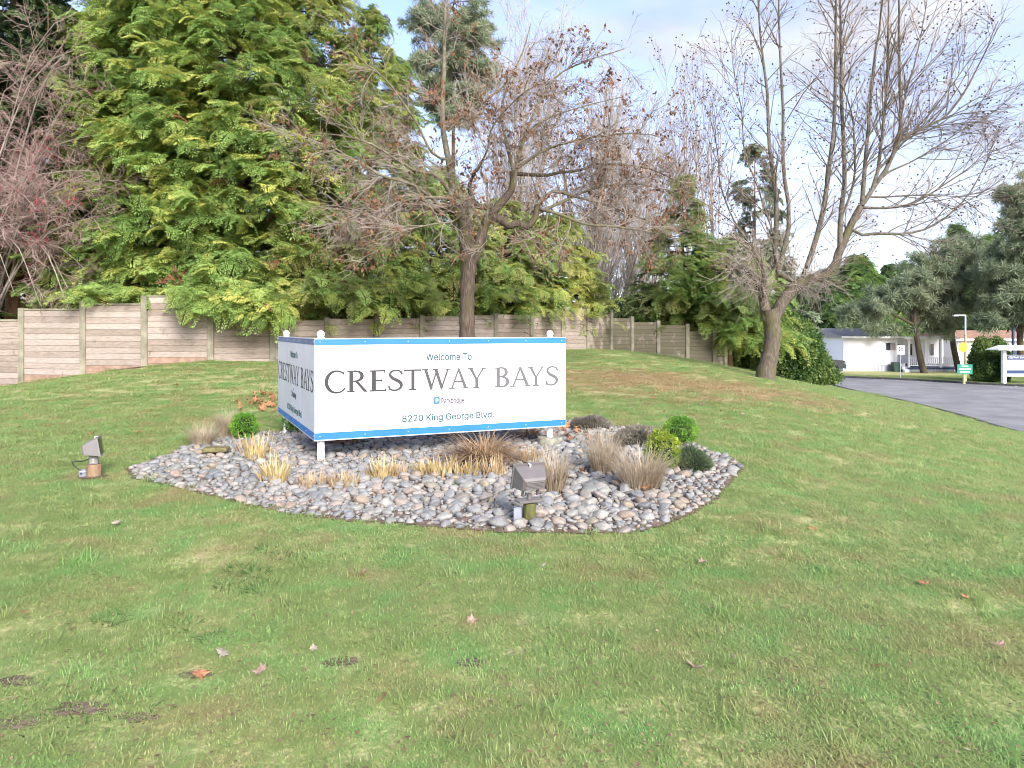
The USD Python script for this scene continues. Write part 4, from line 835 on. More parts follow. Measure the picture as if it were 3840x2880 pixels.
def twiggy(name, label, px, D, z0, h, spread, mats, seed, nstem, counts, upness, group=None, twl=(.5, 1.5), leaves=0, seeds=0, r0=.08, trunk_h=.15):
    """many-stemmed bare tree seen as a haze of twigs"""
    g = np.random.default_rng(seed); x, y = (px - CX) / F * D, D; t = thing(name, label, 'tree', (x, y, z0), group=group)
    st = []
    for i in range(nstem):
        a, q = g.uniform(0, 2 * PI), spread * g.uniform(.25, 1) ; e = np.array([math.cos(a) * q, math.sin(a) * q, h * g.uniform(.8, 1.05)])
        st.append(spline([(0, 0, h * trunk_h * .5), tuple(e * [.22, .22, .35]), tuple(e * [.6, .6, .68] + g.normal(0, .12, 3)), tuple(e)], 12))
    st = np.array(st); sr = np.linspace(r0, .012, 12)[None] * g.uniform(.7, 1.1, (nstem, 1))
    part(t, 'trunk', tube_mesh(spline([(0, 0, -.4), (.03, 0, h * trunk_h * .3), (0, 0, h * trunk_h * .55)], 6)[None], np.linspace(r0 * 2.4, r0 * 1.9, 6)[None], 10), mats[0], smooth=True)
    for s, r in zip(st, sr): part(t, 'limb', tube_mesh(s[None], r[None], 6), mats[0], smooth=True)
    l1 = spawn(g, st, sr, counts[0], t=(.15, 1), ang=(32, 11), length=(h * .10, h * .26), npts=6, wander=.1, up=upness, rtip=.008, rmax=.02)
    l2 = spawn(g, *l1, counts[1], t=(.15, 1), ang=(32, 13), length=twl, npts=5, wander=.14, up=upness * .8, rtip=.006, rmax=.010)
    l3 = spawn(g, *l2, counts[2], t=(.2, 1), ang=(32, 14), length=(twl[0] * .5, twl[1] * .55), npts=4, wander=.18, up=upness * .5, rtip=.005, rmax=.007)
    v, f = cat([tubes(*l1, 4), tubes(*l2, 3), tubes(*l3, 3)]); part(t, 'twigs', (v, f), mats[1], kind='stuff')
    tips = np.vstack([l2[0][:, 2:].reshape(-1, 3), l3[0][:, 2:].reshape(-1, 3)])
    if leaves:
        c = tips[g.choice(len(tips), leaves)] + g.normal(0, .05, (leaves, 3)); a = unit(rvec(g, leaves) + [0, 0, -.7]) * .06
        part(t, 'dry_leaves', quads(c, a, unit(np.cross(a, rvec(g, leaves))) * .035), M_DRYLEAF, kind='stuff')
    if seeds:
        c = tips[g.choice(len(tips), seeds)]; s = trimesh.creation.icosahedron(); s.apply_scale(.05)
        part(t, 'seed_balls', ((c[:, None] + s.vertices[None]).reshape(-1, 3), (np.arange(seeds)[:, None, None] * 12 + s.faces[None]).reshape(-1, 3)), M_SEED, kind='stuff')
    return t
twiggy('bare_tree', 'fine-twigged grey bare tree behind the maple crown, left of the gap in the cedars', 1930, 36, -.6, 17.5, 3.4, (M_TWIGB, M_TWIG), 81, 20, (600, 3600, 4600), .5, leaves=300)
twiggy('bare_tree', 'fine-twigged grey bare tree spreading right behind the maple crown', 2210, 38, -.8, 16.5, 5.2, (M_TWIGB, M_TWIG), 82, 22, (700, 4000, 5000), .35, leaves=500)
twiggy('bare_tree', 'slender bare tree with dark seed balls between maple and plane', 2583, 40, -1.2, 19, 1.7, (M_TWIG, M_TWIGB), 83, 5, (120, 520, 500), .25, seeds=420, r0=.07)
twiggy('bare_tree', 'slender forked bare tree with seed balls left of the plane stems', 2690, 42, -1.2, 19, 1.9, (M_TWIG, M_TWIGB), 84, 5, (120, 520, 500), .25, seeds=420, r0=.07)
twiggy('bare_tree', 'grey bare tree filling the sky between the maple crown and the pointed cedar', 2400, 41, -.9, 15.0, 4.2, (M_TWIGB, M_TWIG), 86, 16, (480, 2600, 3200), .3, leaves=250)
twiggy('bare_tree', 'low bare twiggy tree above the fence corner right of the sign', 2290, 40, -1.0, 9.5, 4.0, (M_TWIGB, M_TWIG), 85, 14, (400, 2000, 2400), .1)

# red-twigged berry tree at the left edge
rt = thing('berry_tree', 'tangled pink-brown twiggy tree with red berries overhanging the left of the fence', 'tree', ((-60 - CX) / F * 20.9, 20.9, .1))
g_ = np.random.default_rng(77); st = []
for i in range(38):
    e = np.array([g_.uniform(-1.0, 5.1), g_.uniform(-3.0, -.9), g_.uniform(4.3, 11.5)])
    e[0] = min(e[0], 4.9 - .10 * max(0, e[2] - 7)); st.append(spline([(0, 0, .2 + g_.uniform(0, .5)), tuple(e * [.2, .3, .45] + g_.normal(0, .2, 3)), tuple(e * [.62, .7, .86] + g_.normal(0, .2, 3)), tuple(e + [0, 0, -.5])], 12))
for e in ((3.6, -1.3, 1.9), (2.9, -1.6, 2.2), (2.2, -1.7, 2.6), (3.3, -.9, 2.6), (1.6, -1.6, 3.0), (3.9, -1.0, 3.2)):
    st.append(spline([(0, 0, 1.6), (e[0] * .3, e[1] * .5, 3.9), (e[0] * .75, e[1], 4.0), e], 12))
st = np.array(st); sr = np.linspace(.055, .009, 12)[None] * g_.uniform(.6, 1.1, (len(st), 1))
part(rt, 'trunk', tube_mesh(spline([(0, 0, -.3), (.05, 0, .6), (.1, 0, 2.2)], 8)[None], np.linspace(.2, .12, 8)[None], 10), M_BARKD, smooth=True)
for s, r in zip(st, sr): part(rt, 'limb', tube_mesh(s[None], r[None], 5), M_TWIG, smooth=True)
l1 = spawn(g_, st, sr, 1100, t=(.2, 1), ang=(45, 16), length=(.6, 1.9), npts=6, wander=.2, up=-.05, rtip=.006, rmax=.012)
l2 = spawn(g_, *l1, 5200, t=(.1, 1), ang=(48, 18), length=(.25, .9), npts=5, wander=.26, up=-.12, rtip=.0045, rmax=.007)
l3 = spawn(g_, *l2, 17000, t=(.1, 1), ang=(48, 18), length=(.1, .5), npts=4, wander=.3, up=-.15, rtip=.003, rmax=.004)
def clear_of_trunk(l):
    m = l[0][:, l[0].shape[1] // 2] + [(-60 - CX) / F * 20.9, 20.9, .1]; q = m[:, 0] / m[:, 1] * F + CX
    k = ~((q > -5) & (q < 95) & (m[:, 2] < 4.0)); return l[0][k], l[1][k]
l1, l2, l3 = (clear_of_trunk(l) for l in (l1, l2, l3))
v, f = cat([tubes(*l1, 3), tubes(*l2, 3), tubes(*l3, 3)]); part(rt, 'twigs', (v, f), M_TWIGR, kind='stuff')
tips = l3[0][:, 1:].reshape(-1, 3); low_ = tips[(tips[:, 2] < 7.2) & (tips[:, 2] > 2.7)]
cen = low_[g_.choice(len(low_), 90)]; c = cen[g_.integers(0, 90, 950)] + g_.normal(0, .11, (950, 3)); s = trimesh.creation.icosahedron(); s.apply_scale(.026)
part(rt, 'berries', ((c[:, None] + s.vertices[None]).reshape(-1, 3), (np.arange(950)[:, None, None] * 12 + s.faces[None]).reshape(-1, 3)), M_BERRY, kind='stuff')
# ------------------------------------------------------------------ plants in the stone bed
M_STRAW = mat_leaf('dry_ornamental_grass', (.31, .245, .165), (.50, .42, .30), (.62, .55, .42), 4.0, .3, .6, rand='island')
M_STRAWG = mat_leaf('tan_sedge', (0.230, 0.149, 0.081), (0.380, 0.253, 0.144), (0.506, 0.368, 0.218), 4.0, .25, .6, rand='island')
M_IRIS = mat_leaf('cut_back_yellow_leaves', (.40, .30, .13), (.55, .44, .22), (.63, .54, .33), 6.0, .25, .6, rand='island')
M_IRISO = mat_leaf('cut_back_orange_leaves', (.36, .25, .14), (.48, .37, .22), (.57, .48, .31), 6.0, .25, .6, rand='island')
M_BOX = mat_leaf('boxwood_leaves', (0.092, 0.220, 0.025), (0.186, 0.371, 0.037), (0.338, 0.490, 0.068), 7.0, .3, .4, rand='island')
M_BOXY = mat_leaf('yellowish_box_leaves', (0.149, 0.224, 0.022), (0.299, 0.359, 0.038), (0.448, 0.434, 0.075), 7.0, .3, .4, rand='island')
M_HEATH = mat_leaf('heather_sprigs', (0.124, 0.112, 0.090), (0.225, 0.207, 0.158), (0.348, 0.292, 0.247), 5.0, .15, .7, rand='island')
M_HEATHG = mat_leaf('green_heather_sprigs', (0.055, 0.082, 0.041), (0.100, 0.136, 0.063), (0.182, 0.201, 0.109), 5.0, .15, .7, rand='island')
M_WEED = mat_leaf('weeds', (.06, .12, .03), (.10, .17, .05), (.15, .2, .08), 6.0, .3, .6, rand='island')
def tussock(rg, n, rad, h, w, lean, droop, seg=5, jit=.3):
    hd = rg.uniform(0, 2 * PI, n); r = rad * np.sqrt(rg.uniform(0, 1, n))
    d = np.c_[np.cos(hd), np.sin(hd), np.zeros(n)]; a = hd + rg.normal(0, .6, n)
    base = np.c_[r * np.cos(a), r * np.sin(a), np.full(n, -.02)]; s = np.c_[-np.sin(hd), np.cos(hd), np.zeros(n)]
    hh = (h * rg.uniform(1 - jit * 1.5, 1.1, n))[:, None]; le = (lean * rg.uniform(.1, 1.2, n))[:, None]; dr = (droop * rg.uniform(.3, 1.3, n))[:, None]
    rows = []
    for k in range(seg + 1):
        u = k / seg; c = base + d * hh * (le * u + dr * .5 * u ** 2) + np.array([0, 0, 1.0]) * hh * (u * np.sqrt(np.clip(1 - le ** 2 * .4, .1, 1)) - dr * .75 * u ** 2.6)
        c[:, 2] = np.maximum(c[:, 2], -.01); ww = w * (1 - .85 * u ** 1.5) * rg.uniform(.8, 1.2)
        rows.append(np.stack([c - s * ww, c + s * ww], 1))
    v = np.stack(rows, 1).reshape(-1, 3); i = np.arange(n)[:, None] * (seg + 1) * 2; f = []
    for k in range(seg):
        o = k * 2; f += [i + [o, o + 1, o + 3], i + [o, o + 3, o + 2]]
    return v, np.vstack(f)
def bedpos(px, py):
    p = onz(px, py, 0.02); p[2] = float(bump_z(p[0], p[1])) + .02; return p
g_ = np.random.default_rng(31)
def plant(name, label, cat_, px, py, mesh, mat, group=None, extra=None):
    t = thing(name, label, cat_, bedpos(px, py), group=group); part(t, 'blades', mesh, mat, kind='stuff')
    if extra: part(t, *extra)
    return t
TUS = [(2262, 1775, 0.60, .13, 640, .28, 'tall straw ornamental grass clump in the stones right of the right sign post', M_STRAW),
       (2405, 1830, 0.52, .17, 760, .55, 'broad straw ornamental grass clump in front of the yellow box ball', M_STRAW),
       (2078, 1845, 0.50, .10, 480, .25, 'straw grass clump just right of the front floodlight', M_STRAW),
       (760, 1662, 0.40, .13, 520, .55, 'low tan ornamental grass clump at the left back edge of the stones', M_STRAW),
       (855, 1632, 0.52, .13, 520, .38, 'pinkish tan ornamental grass clump behind the left box ball', M_STRAW)]
for px, py, h, r, n, le, lb, m in TUS: plant('ornamental_grass', lb, 'ornamental grass', px, py, tussock(g_, n, r, h, .0028, le, .45), m)
def sedge(px, py, n, r, h, lb): return plant('sedge_clump', lb, 'sedge', px, py, tussock(g_, n, r, h, .007, 1.05, .85, 6), M_STRAWG)
sedge(1810, 1735, 640, .17, .52, 'big flattened tan sedge clump in front of the sign, right of centre')
sedge(1270, 1660, 300, .15, .34, 'tan sedge clump under the lower left edge of the front sign panel')
sedge(1985, 1640, 150, .10, .30, 'small olive sedge clump under the right half of the front sign panel')
sedge(1690, 1640, 140, .10, .26, 'small tan sedge clump right under the bottom band of the sign')
IR = [(958, 1722, .26, 26, M_IRIS, 'cut-back yellow iris clump left of the front corner post, further back'), (1030, 1795, .24, 30, M_IRIS, 'cut-back yellow iris clump left of the front corner post, nearer'),
      (1172, 1815, .13, 26, M_IRISO, 'short cut-back iris stubble in front of the corner post'), (1288, 1812, .14, 26, M_IRISO, 'short cut-back iris stubble just right of the corner post'),
      (1432, 1785, .20, 30, M_IRIS, 'cut-back yellow iris clump left of the big sedge, under the sign middle'), (1490, 1778, .15, 18, M_IRISO, 'small cut-back iris tuft touching the yellow clump under the sign'),
      (1602, 1775, .14, 30, M_IRIS, 'low cut-back iris row at the left of the big sedge'), (1660, 1778, .18, 30, M_IRIS, 'taller cut-back iris clump at the left foot of the big sedge'),
      (1752, 1778, .17, 26, M_IRIS, 'cut-back iris clump in front of the big sedge'), (1852, 1775, .18, 30, M_IRISO, 'cut-back iris clump at the right foot of the big sedge'),
      (1985, 1730, .15, 40, M_IRISO, 'orange cut-back iris row behind the front floodlight'), (935, 1690, .22, 18, M_IRISO, 'brownish cut-back iris clump between the left post and the box ball')]
for px, py, h, n, m, lb in IR: plant('iris_clump', lb, 'iris clump', px, py, tussock(g_, n * 3, .15, h * 1.3, .010, .42, .18, 4, .42), m)
for px, py, lb in ((1360, 1752, 'small green weed among stones left of the yellow iris under the sign'), (1725, 1822, 'small green weed among the stones in front of the big sedge'), (1985, 1682, 'low grey-green weed by the concrete footing')):
    plant('weed', lb, 'weed', px, py, tussock(g_, 70, .07, .06, .005, .9, .4, 3), M_WEED)
def ball(px, py, r, rz_, mat, lb, n=3400, leaf=.013, name='box_ball', cat_='box ball', sq=2.0):
    t = thing(name, lb, cat_, bedpos(px, py)); d = rvec(g_, n); d[:, 2] = np.where(d[:, 2] < -.75, -d[:, 2], d[:, 2])
    lump = 1 + .42 * (meshkit.noise(d * 3.1 + px, 3) - .5); c = d * np.array([r, r, rz_]) * (lump * (g_.uniform(.84, 1.04, n) + np.abs(g_.normal(0, .035, n))))[:, None] + [0, 0, rz_ * .93]
    a = unit(d * .8 + rvec(g_, n)) * leaf * g_.uniform(.7, 1.3, n)[:, None]; part(t, 'foliage', quads(c, a, unit(np.cross(a, rvec(g_, n))) * leaf * .5), mat, kind='stuff')
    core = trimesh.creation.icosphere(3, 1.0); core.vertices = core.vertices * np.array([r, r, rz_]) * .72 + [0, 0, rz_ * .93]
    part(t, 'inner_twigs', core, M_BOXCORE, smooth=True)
    part(t, 'stem', cyl((0, 0, -.1), (0, 0, rz_ * .5), .02, 7), M_BARKD)
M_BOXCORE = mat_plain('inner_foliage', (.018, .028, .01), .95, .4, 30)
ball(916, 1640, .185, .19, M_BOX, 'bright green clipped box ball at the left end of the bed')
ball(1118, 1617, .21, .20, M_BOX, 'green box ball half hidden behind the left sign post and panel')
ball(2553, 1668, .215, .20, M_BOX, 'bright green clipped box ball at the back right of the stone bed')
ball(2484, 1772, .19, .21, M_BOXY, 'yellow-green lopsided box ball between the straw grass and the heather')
def heath(px, py, rx, ry, h, mat, lb, n=6500):
    t = thing('heather_mound', lb, 'heather', bedpos(px, py)); q = np.sqrt(g_.uniform(0, 1, n)); a = g_.uniform(0, 2 * PI, n)
    ln = 1 + .35 * (meshkit.noise(np.c_[q * np.cos(a) * 3, q * np.sin(a) * 3, a * 0 + px], 5) - .5)
    x, y = q * np.cos(a) * rx * ln, q * np.sin(a) * ry * ln; z = h * np.sqrt(np.clip(1 - q ** 2.2, 0, 1)) * ln * g_.uniform(.82, 1.02, n)
    up = unit(np.c_[x / rx * .9, y / ry * .9, .55 * np.ones(n)] + g_.normal(0, .3, (n, 3))); l = .032 * g_.uniform(.7, 1.5, n)[:, None]
    c = np.c_[x, y, z]; part(t, 'sprigs', quads(c, up * l, unit(np.cross(up, rvec(g_, n))) * .0055), mat, kind='stuff')
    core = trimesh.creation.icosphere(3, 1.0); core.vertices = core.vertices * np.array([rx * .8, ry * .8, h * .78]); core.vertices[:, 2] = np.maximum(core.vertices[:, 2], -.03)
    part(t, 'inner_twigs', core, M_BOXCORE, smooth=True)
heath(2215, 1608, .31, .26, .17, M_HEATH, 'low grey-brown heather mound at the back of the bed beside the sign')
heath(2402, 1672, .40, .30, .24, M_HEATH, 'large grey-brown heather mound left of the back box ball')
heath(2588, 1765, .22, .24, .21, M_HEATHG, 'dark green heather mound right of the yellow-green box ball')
t = thing('stepping_stone', 'flat mossy slab lying on the stones at the left of the bed', 'stone slab', bedpos(810, 1703) + [0, 0, .05])
part(t, 'slab', moved(cbox(.30, .16, .055, .012), (0, 0, .02), .1, .05), mat_plain('mossy_slab', (.13, .115, .05), .95, .4, 20, .5, 50))

for sx, sy, ra, rb in SOILS[:7]:
    sa = np.linspace(0, 2 * PI, 49)[:-1]; rr_ = .85 + .9 * (meshkit.fbm(np.c_[np.cos(sa) * 2 + sx * 7, np.sin(sa) * 2 + sy * 7, sa * 0], 4, 13) - .5)
    single('bare_soil', drape(Polygon(np.c_[sx + ra * rr_ * np.cos(sa), sy + rb * rr_ * np.sin(sa)]), .012, .006), M_SOIL, 'small ragged bare soil spot worn in the near lawn', kind='structure', smooth=True)
def ground_weed(px, py, n, r, h, lb, mat):
    t = thing('lawn_weed', lb, 'weed', ongr(px, py)); part(t, 'blades', tussock(g_, n, r, h, .0055, 1.3, .5, 3), mat, kind='stuff')
for k, (px, py, n, r, h) in enumerate(((1000, 2060, 60, .08, .07), (1060, 2085, 50, .07, .06), (900, 2130, 60, .09, .06), (960, 2150, 60, .09, .07), (860, 2190, 50, .08, .06), (985, 2205, 60, .09, .07), (420, 2320, 50, .08, .06), (690, 2345, 50, .08, .06), (800, 2395, 50, .07, .06), (120, 2610, 80, .12, .06), (330, 2640, 80, .12, .06), (500, 2660, 80, .12, .06), (230, 2700, 90, .13, .06), (60, 2720, 90, .13, .06))):
    ground_weed(px, py, n, r, h, ['coarse weed tuft in the lawn', 'flattened weed clump at the lower left of the lawn'][k > 8] + ', ' + ['nearest the stones', 'just right of the tuft nearest the stones', 'upper left of its cluster', 'middle of its cluster', 'lower left of its cluster', 'lowest of its cluster', 'alone far left', 'beside a bare spot', 'below the cluster', 'upper left', 'upper middle', 'rightmost', 'bottom middle', 'bottom left'][k], M_WEED)
# ------------------------------------------------------------------ floodlights on stumps
M_LAMP = mat_plain('floodlight_bronze', (.115, .104, .10), .45, .06, 9, .08, 90, .4)
M_LAMPL = mat_plain('floodlight_pale_bronze', (.16, .145, .145), .5, .06, 9, .08, 90, .4)
M_STUMPG = mat_bark('mossy_stump', (.05, .05, .02), (.10, .095, .035), (.15, .14, .06), (.08, .095, .03), .3, 16)
M_STUMPB = mat_bark('tan_stump', (.12, .075, .045), (.20, .13, .08), (.27, .19, .12), None, .3, 16)
M_BOXG = mat_plain('grey_outlet_box', (.20, .21, .24), .5, .1, 12)
M_CABLE = mat_plain('black_cable', (.02, .022, .024), .5, .1)
M_LENS = usdkit.material(stage, '/World/Looks/lamp_glass', {'t': ('transparent_bsdf', {}), 'g': ('glossy_bsdf', {'roughness': .05}), 'f': ('fresnel', {'IOR': 1.5}), 'x': ('mix_closure', {})},
    [('f.fac', 'x.fac'), ('t.BSDF', 'x.closure1'), ('g.BSDF', 'x.closure2')], surface='x.closure')
M_SCREW = mat_plain('bright_screw', (.7, .7, .68), .3, .05, metal=.6)
def floodlight(label, loc, yaw, tilt, s, mat, stump_mat, stump_h, stump_r, knuckle, fork):
    """housing along +x (beam), built round the pivot, then tilted and turned"""
    t = thing('floodlight', label, 'floodlight', loc)
    piv = np.array([0, 0, stump_h + knuckle])
    def put(m): m = m.copy(); m.apply_scale(s); m.apply_transform(trimesh.transformations.rotation_matrix(-tilt, [0, 1, 0])); m.apply_transform(trimesh.transformations.rotation_matrix(yaw, [0, 0, 1])); m.apply_translation(piv); return m
    # tapered shell: big at the lens, small ribbed back
    secs = [(-.105, .105, .07, .165), (-.085, .125, .055, .185), (.055, .155, .015, .235), (.075, .157, .013, .237)]
    pts = [(x, sy * hw, z) for x, hw, z0, z1 in secs for sy in (-1, 1) for z in (z0, z1)]
    body = trimesh.convex.convex_hull(np.array(pts)); body = trimesh.Trimesh(body.vertices, body.faces)
    sh = part(t, 'housing', put(body), mat, smooth=20)
    rim = join([bx(.076, .10, -.172, .172, 0, .018), bx(.076, .10, -.172, .172, .234, .252), bx(.076, .10, -.172, -.152, .018, .234), bx(.076, .10, .152, .172, .018, .234)])
    rim = trimesh.convex.convex_hull(np.array([(x, y, z) for x in (.0765, .082) for y in (-.172, .172) for z in (.0, .252)])); part(t, 'rim', put(rim), mat)
    part(t, 'rim', put(bx(.0825, .104, -.168, .168, .004, .248)), mat)
    part(sh, 'lens', put(bx(.1045, .108, -.15, .15, .02, .232)), M_LENS)
    for k in range(6):
        z = .078 + k * .0145; hw = .112 + .012 * (1 - abs(k - 2.5) / 3)
        part(sh, 'fin', put(moved(cbox(.035, .196, .0065, .002), (-.098, 0, z))), mat)
    part(t, 'clip', put(join([moved(cbox(.04, .022, .010, .003), (.07, 0, .256)), moved(cbox(.012, .02, .03, .003), (.052, 0, .245))])), M_SCREW)
    part(t, 'clip', put(moved(cbox(.05, .018, .012, .003), (.085, 0, -.006))), mat)
    if fork:
        for sy in (-1, 1):
            part(t, 'yoke_arm', put(moved(cbox(.03, .02, .13, .004), (-.02, sy * .08, .02))), mat)
        part(t, 'yoke_base', moved(cbox(.12, .22, .022, .006), (0, 0, stump_h + .02), yaw), mat)
        part(t, 'knuckle', tube_mesh(np.array([[0, 0, stump_h + .0], [0, 0, stump_h + knuckle * .75]])[None], np.array([[.022, .022]]), 12, cap=True), mat, smooth=40)
    else:
        part(t, 'knuckle', moved(cbox(.085, .075, knuckle + .05, .012), (0, 0, stump_h + knuckle / 2 + .02), yaw), mat)
        part(t, 'bolt', moved(trimesh.creation.icosphere(2, .010), tuple(np.array([math.sin(yaw) * .04, -math.cos(yaw) * .04 , stump_h + knuckle * .62]))), M_SCREW, smooth=True)
        part(t, 'bolt', moved(trimesh.creation.icosphere(2, .010), tuple(np.array([math.sin(yaw) * .04, -math.cos(yaw) * .04 , stump_h + knuckle * .32]))), M_SCREW, smooth=True)
    a = np.linspace(0, 2 * PI, 14, endpoint=False)
    st = []
    for z in (-.12, .02, stump_h * .5, stump_h - .012, stump_h):
        rr = stump_r * (1.0 if z < stump_h else .9)
        st.append(np.c_[rr * np.cos(a) * (1 + .04 * np.sin(a * 3 + z * 9)), rr * np.sin(a) * (1 + .05 * np.cos(a * 2)), np.full(14, z)])
    v = np.vstack(st + [[[0, 0, stump_h]]]); f = []
    for r_ in range(4):
        for k in range(14): i, j = r_ * 14 + k, r_ * 14 + (k + 1) % 14; f += [(i, j, j + 14), (i, j + 14, i + 14)]
    f += [(56 + k, 56 + (k + 1) % 14, 70) for k in range(14)]
    part(t, 'stump', (v, np.array(f)), stump_mat, smooth=35)
    return t, piv
fp = bedpos(1985, 1958)
fl, _ = floodlight('bronze floodlight on a mossy stump in the front of the stones, aimed at the sign', fp, 1.97, .30, .82, M_LAMP, M_STUMPG, .145, .052, .10, True)
bxg = part(fl, 'outlet_box', moved(cbox(.055, .075, .11, .008), (-.095, .01, .06), .2), M_BOXG); part(bxg, 'cover', moved(cbox(.06, .008, .1, .003), (-.1, -.034, .06), .2), M_BOXG)
lpz = ongr(352, 1792, 7.2)
fl2, piv2 = floodlight('pale bronze floodlight on a tan stump on the lawn left of the bed', lpz, .42, .16, .80, M_LAMPL, M_STUMPB, .15, .07, .085, False)
bxg = part(fl2, 'outlet_box', moved(cbox(.07, .06, .12, .010), (-.10, -.03, .035), .5, .25), M_BOXG)
for z in (.06, .015): part(bxg, 'socket', moved(cbox(.02, .006, .024, .002), (-.094, -.066, z), .5, .25), M_CABLE)
part(fl2, 'cable', tube_mesh(spline([(-.02, -.02, .215), (-.09, -.05, .19), (-.19, -.06, .18), (-.16, -.06, .13), (-.10, -.05, .085)], 18)[None], np.full((1, 18), .006), 6), M_CABLE, smooth=True)
single('bare_soil', drape(Polygon([(lpz[0] + .15 * math.cos(a) * (1 + .25 * math.sin(3 * a)), lpz[1] - .04 + (.11) * math.sin(a)) for a in np.linspace(0, 2 * PI, 20)[:-1]]), .02, .016), M_SOIL, 'small bare soil patch round the left floodlight stump', kind='structure', smooth=True)
fb = np.array([p[:2] for p in fence_base[:5]])
strip_poly = Polygon([*(fb + [0, -.05]), *(fb[::-1] + np.array([[0, -.15], [0, -.28], [0, -.55], [0, -1.0], [0, -1.6]]))])
single('bare_soil', drape(strip_poly, .08, .02), M_SOIL, 'brown bare soil strip under the left end of the fence', kind='structure', smooth=True)

# ------------------------------------------------------------------ fallen leaves
M_LEAFP = mat_plain('fallen_leaf_pink_tan', (.25, .165, .125), .7, .25, 25, spec=.2)
M_LEAFB = mat_plain('fallen_leaf_brown', (.28, .13, .065), .7, .35, 25, spec=.2)
M_LEAFO = mat_plain('fallen_leaf_orange', (.28, .135, .065), .7, .35, 25, spec=.2)
M_LEAFT = mat_plain('fallen_leaf_pale', (.22, .19, .145), .7, .2, 25, spec=.2)
def leaf_mesh(g, size):
    a = np.radians([-90, -62, -40, -18, 5, 22, 42, 60, 75, 90, 105, 120, 138, 158, 175, 198, 220, 242])
    r = np.array([.30, .55, .42, .75, .48, .95, .62, .70, .6, 1.08, .6, .70, .62, .95, .48, .75, .42, .55]) * g.uniform(.88, 1.1, 18)
    x, y = r * np.cos(a), r * np.sin(a); c1, c2 = g.uniform(.15, .55), g.uniform(-.3, .45)
    z = c1 * x * x + c2 * y * y * .6 + .06 * np.sin(a * 5); v = np.vstack([np.c_[x, y, z], [[0, -.05, -.03]], [[-.025, -.3, 0], [.025, -.3, 0], [.02, -.95, .12], [-.01, -.95, .12]]]) * size
    f = [(i, (i + 1) % 18, 18) for i in range(18)] + [(19, 20, 21), (19, 21, 22)]
    return v, np.array(f)
def leaf(px, py, size, mat, label, group=None, lift=.022, D0=8, flat=.3, onbed=False):
    p = bedpos(px, py) + [0, 0, .06] if onbed else ongr(px, py, D0) + [0, 0, lift]
    t = thing('fallen_leaf', label, 'leaf', p, group=group); v, f = leaf_mesh(g_, size)
    v = R.from_euler('zyx', [g_.uniform(0, 2 * PI), *g_.normal(0, flat, 2)]).apply(v)
    part(t, 'blade', (v[:19], f[:18]), mat); part(t, 'stalk', (v[19:], f[18:] - 19), mat)
for a in ((980, 2532, .048, M_LEAFP, 'pinkish tan leaf on the near lawn left of centre, in front of the bed'), (1762, 2344, .045, M_LEAFP, 'curled pinkish leaf in the middle of the near lawn'), (1352, 2164, .05, M_LEAFP, 'flat pinkish tan leaf on the lawn just below the front edge of the bed'),
          (2605, 2515, .055, M_LEAFP, 'pink leaf lying in the near lawn right of centre'), (3290, 2512, .032, M_LEAFO, 'small orange-brown leaf on the near right lawn'), (3745, 2432, .04, M_LEAFP, 'pale pinkish leaf on the lawn near the right edge'),
          (2632, 2118, .045, M_LEAFP, 'tan leaf on the lawn below the right end of the bed'), (3045, 1990, .05, M_LEAFB, 'brown curled leaf on the right lawn'), (750, 2540, .05, M_LEAFB, 'brown dry leaf pile fragment on the lower left lawn'),
          (835, 2460, .045, M_LEAFT, 'greyish white leaf on the left lawn'), (1172, 2448, .03, M_LEAFT, 'small whitish leaf on the lawn left of centre'), (2028, 2136, .04, M_LEAFT, 'small pale upright leaf on the lawn below the floodlight'), (1436, 2632, .045, M_LEAFB, 'dark brown leaf near the bottom of the lawn'),
          (3465, 2200, .05, M_LEAFB, 'thin brown leaf among grass on the far right lawn'), (440, 1968, .05, M_LEAFT, 'pale leaf on the left lawn below the floodlight'), (520, 1625, .09, M_LEAFO, 'large orange-brown leaf on the slope left of the grass clumps'), (345, 1630, .07, M_LEAFB, 'dark curled leaf on the slope above the left floodlight'),
          (665, 1447, .08, M_LEAFO, 'orange leaf alone on the upper left slope'), (2633, 1520, .10, M_LEAFP, 'broad tan leaf on the slope right of the bed'), (2385, 1602, .08, M_LEAFT, 'pale leaf behind the large heather mound'), (2450, 1495, .09, M_LEAFO, 'rusty leaf on the brown slope right of the sign'),
          (2570, 1402, .11, M_LEAFT, 'yellowish leaf high on the brown slope'), (2755, 1450, .1, M_LEAFO, 'orange leaf left of the plane tree foot'), (3125, 1496, .1, M_LEAFT, 'pale leaf on the slope near the road'), (2410, 1410, .1, M_LEAFT, 'pale yellowish leaf on the crest right of the sign'),
          (3010, 2200, .02, M_LEAFT, 'tiny pale leaf on the right lawn'), (2750, 2480, .02, M_LEAFT, 'tiny white petal-like leaf right of the pink leaf'), (90, 2310, .035, M_LEAFB, 'brown leaf at the left edge of the lawn'), (3620, 2250, .035, M_LEAFO, 'orange-brown leaf on the far right lawn')):
    leaf(*a)
leaf(2432, 1850, .085, M_LEAFO, 'big curled orange leaf on the stones in front of the broad straw grass', onbed=True, flat=.6)
leaf(2180, 1790, .07, M_LEAFO, 'orange leaf on the stones left of the tall straw grass', onbed=True, flat=.5)
leaf(1128, 1635, .07, M_LEAFO, 'orange leaf on the stones behind the left sign panel', onbed=True, flat=.5)
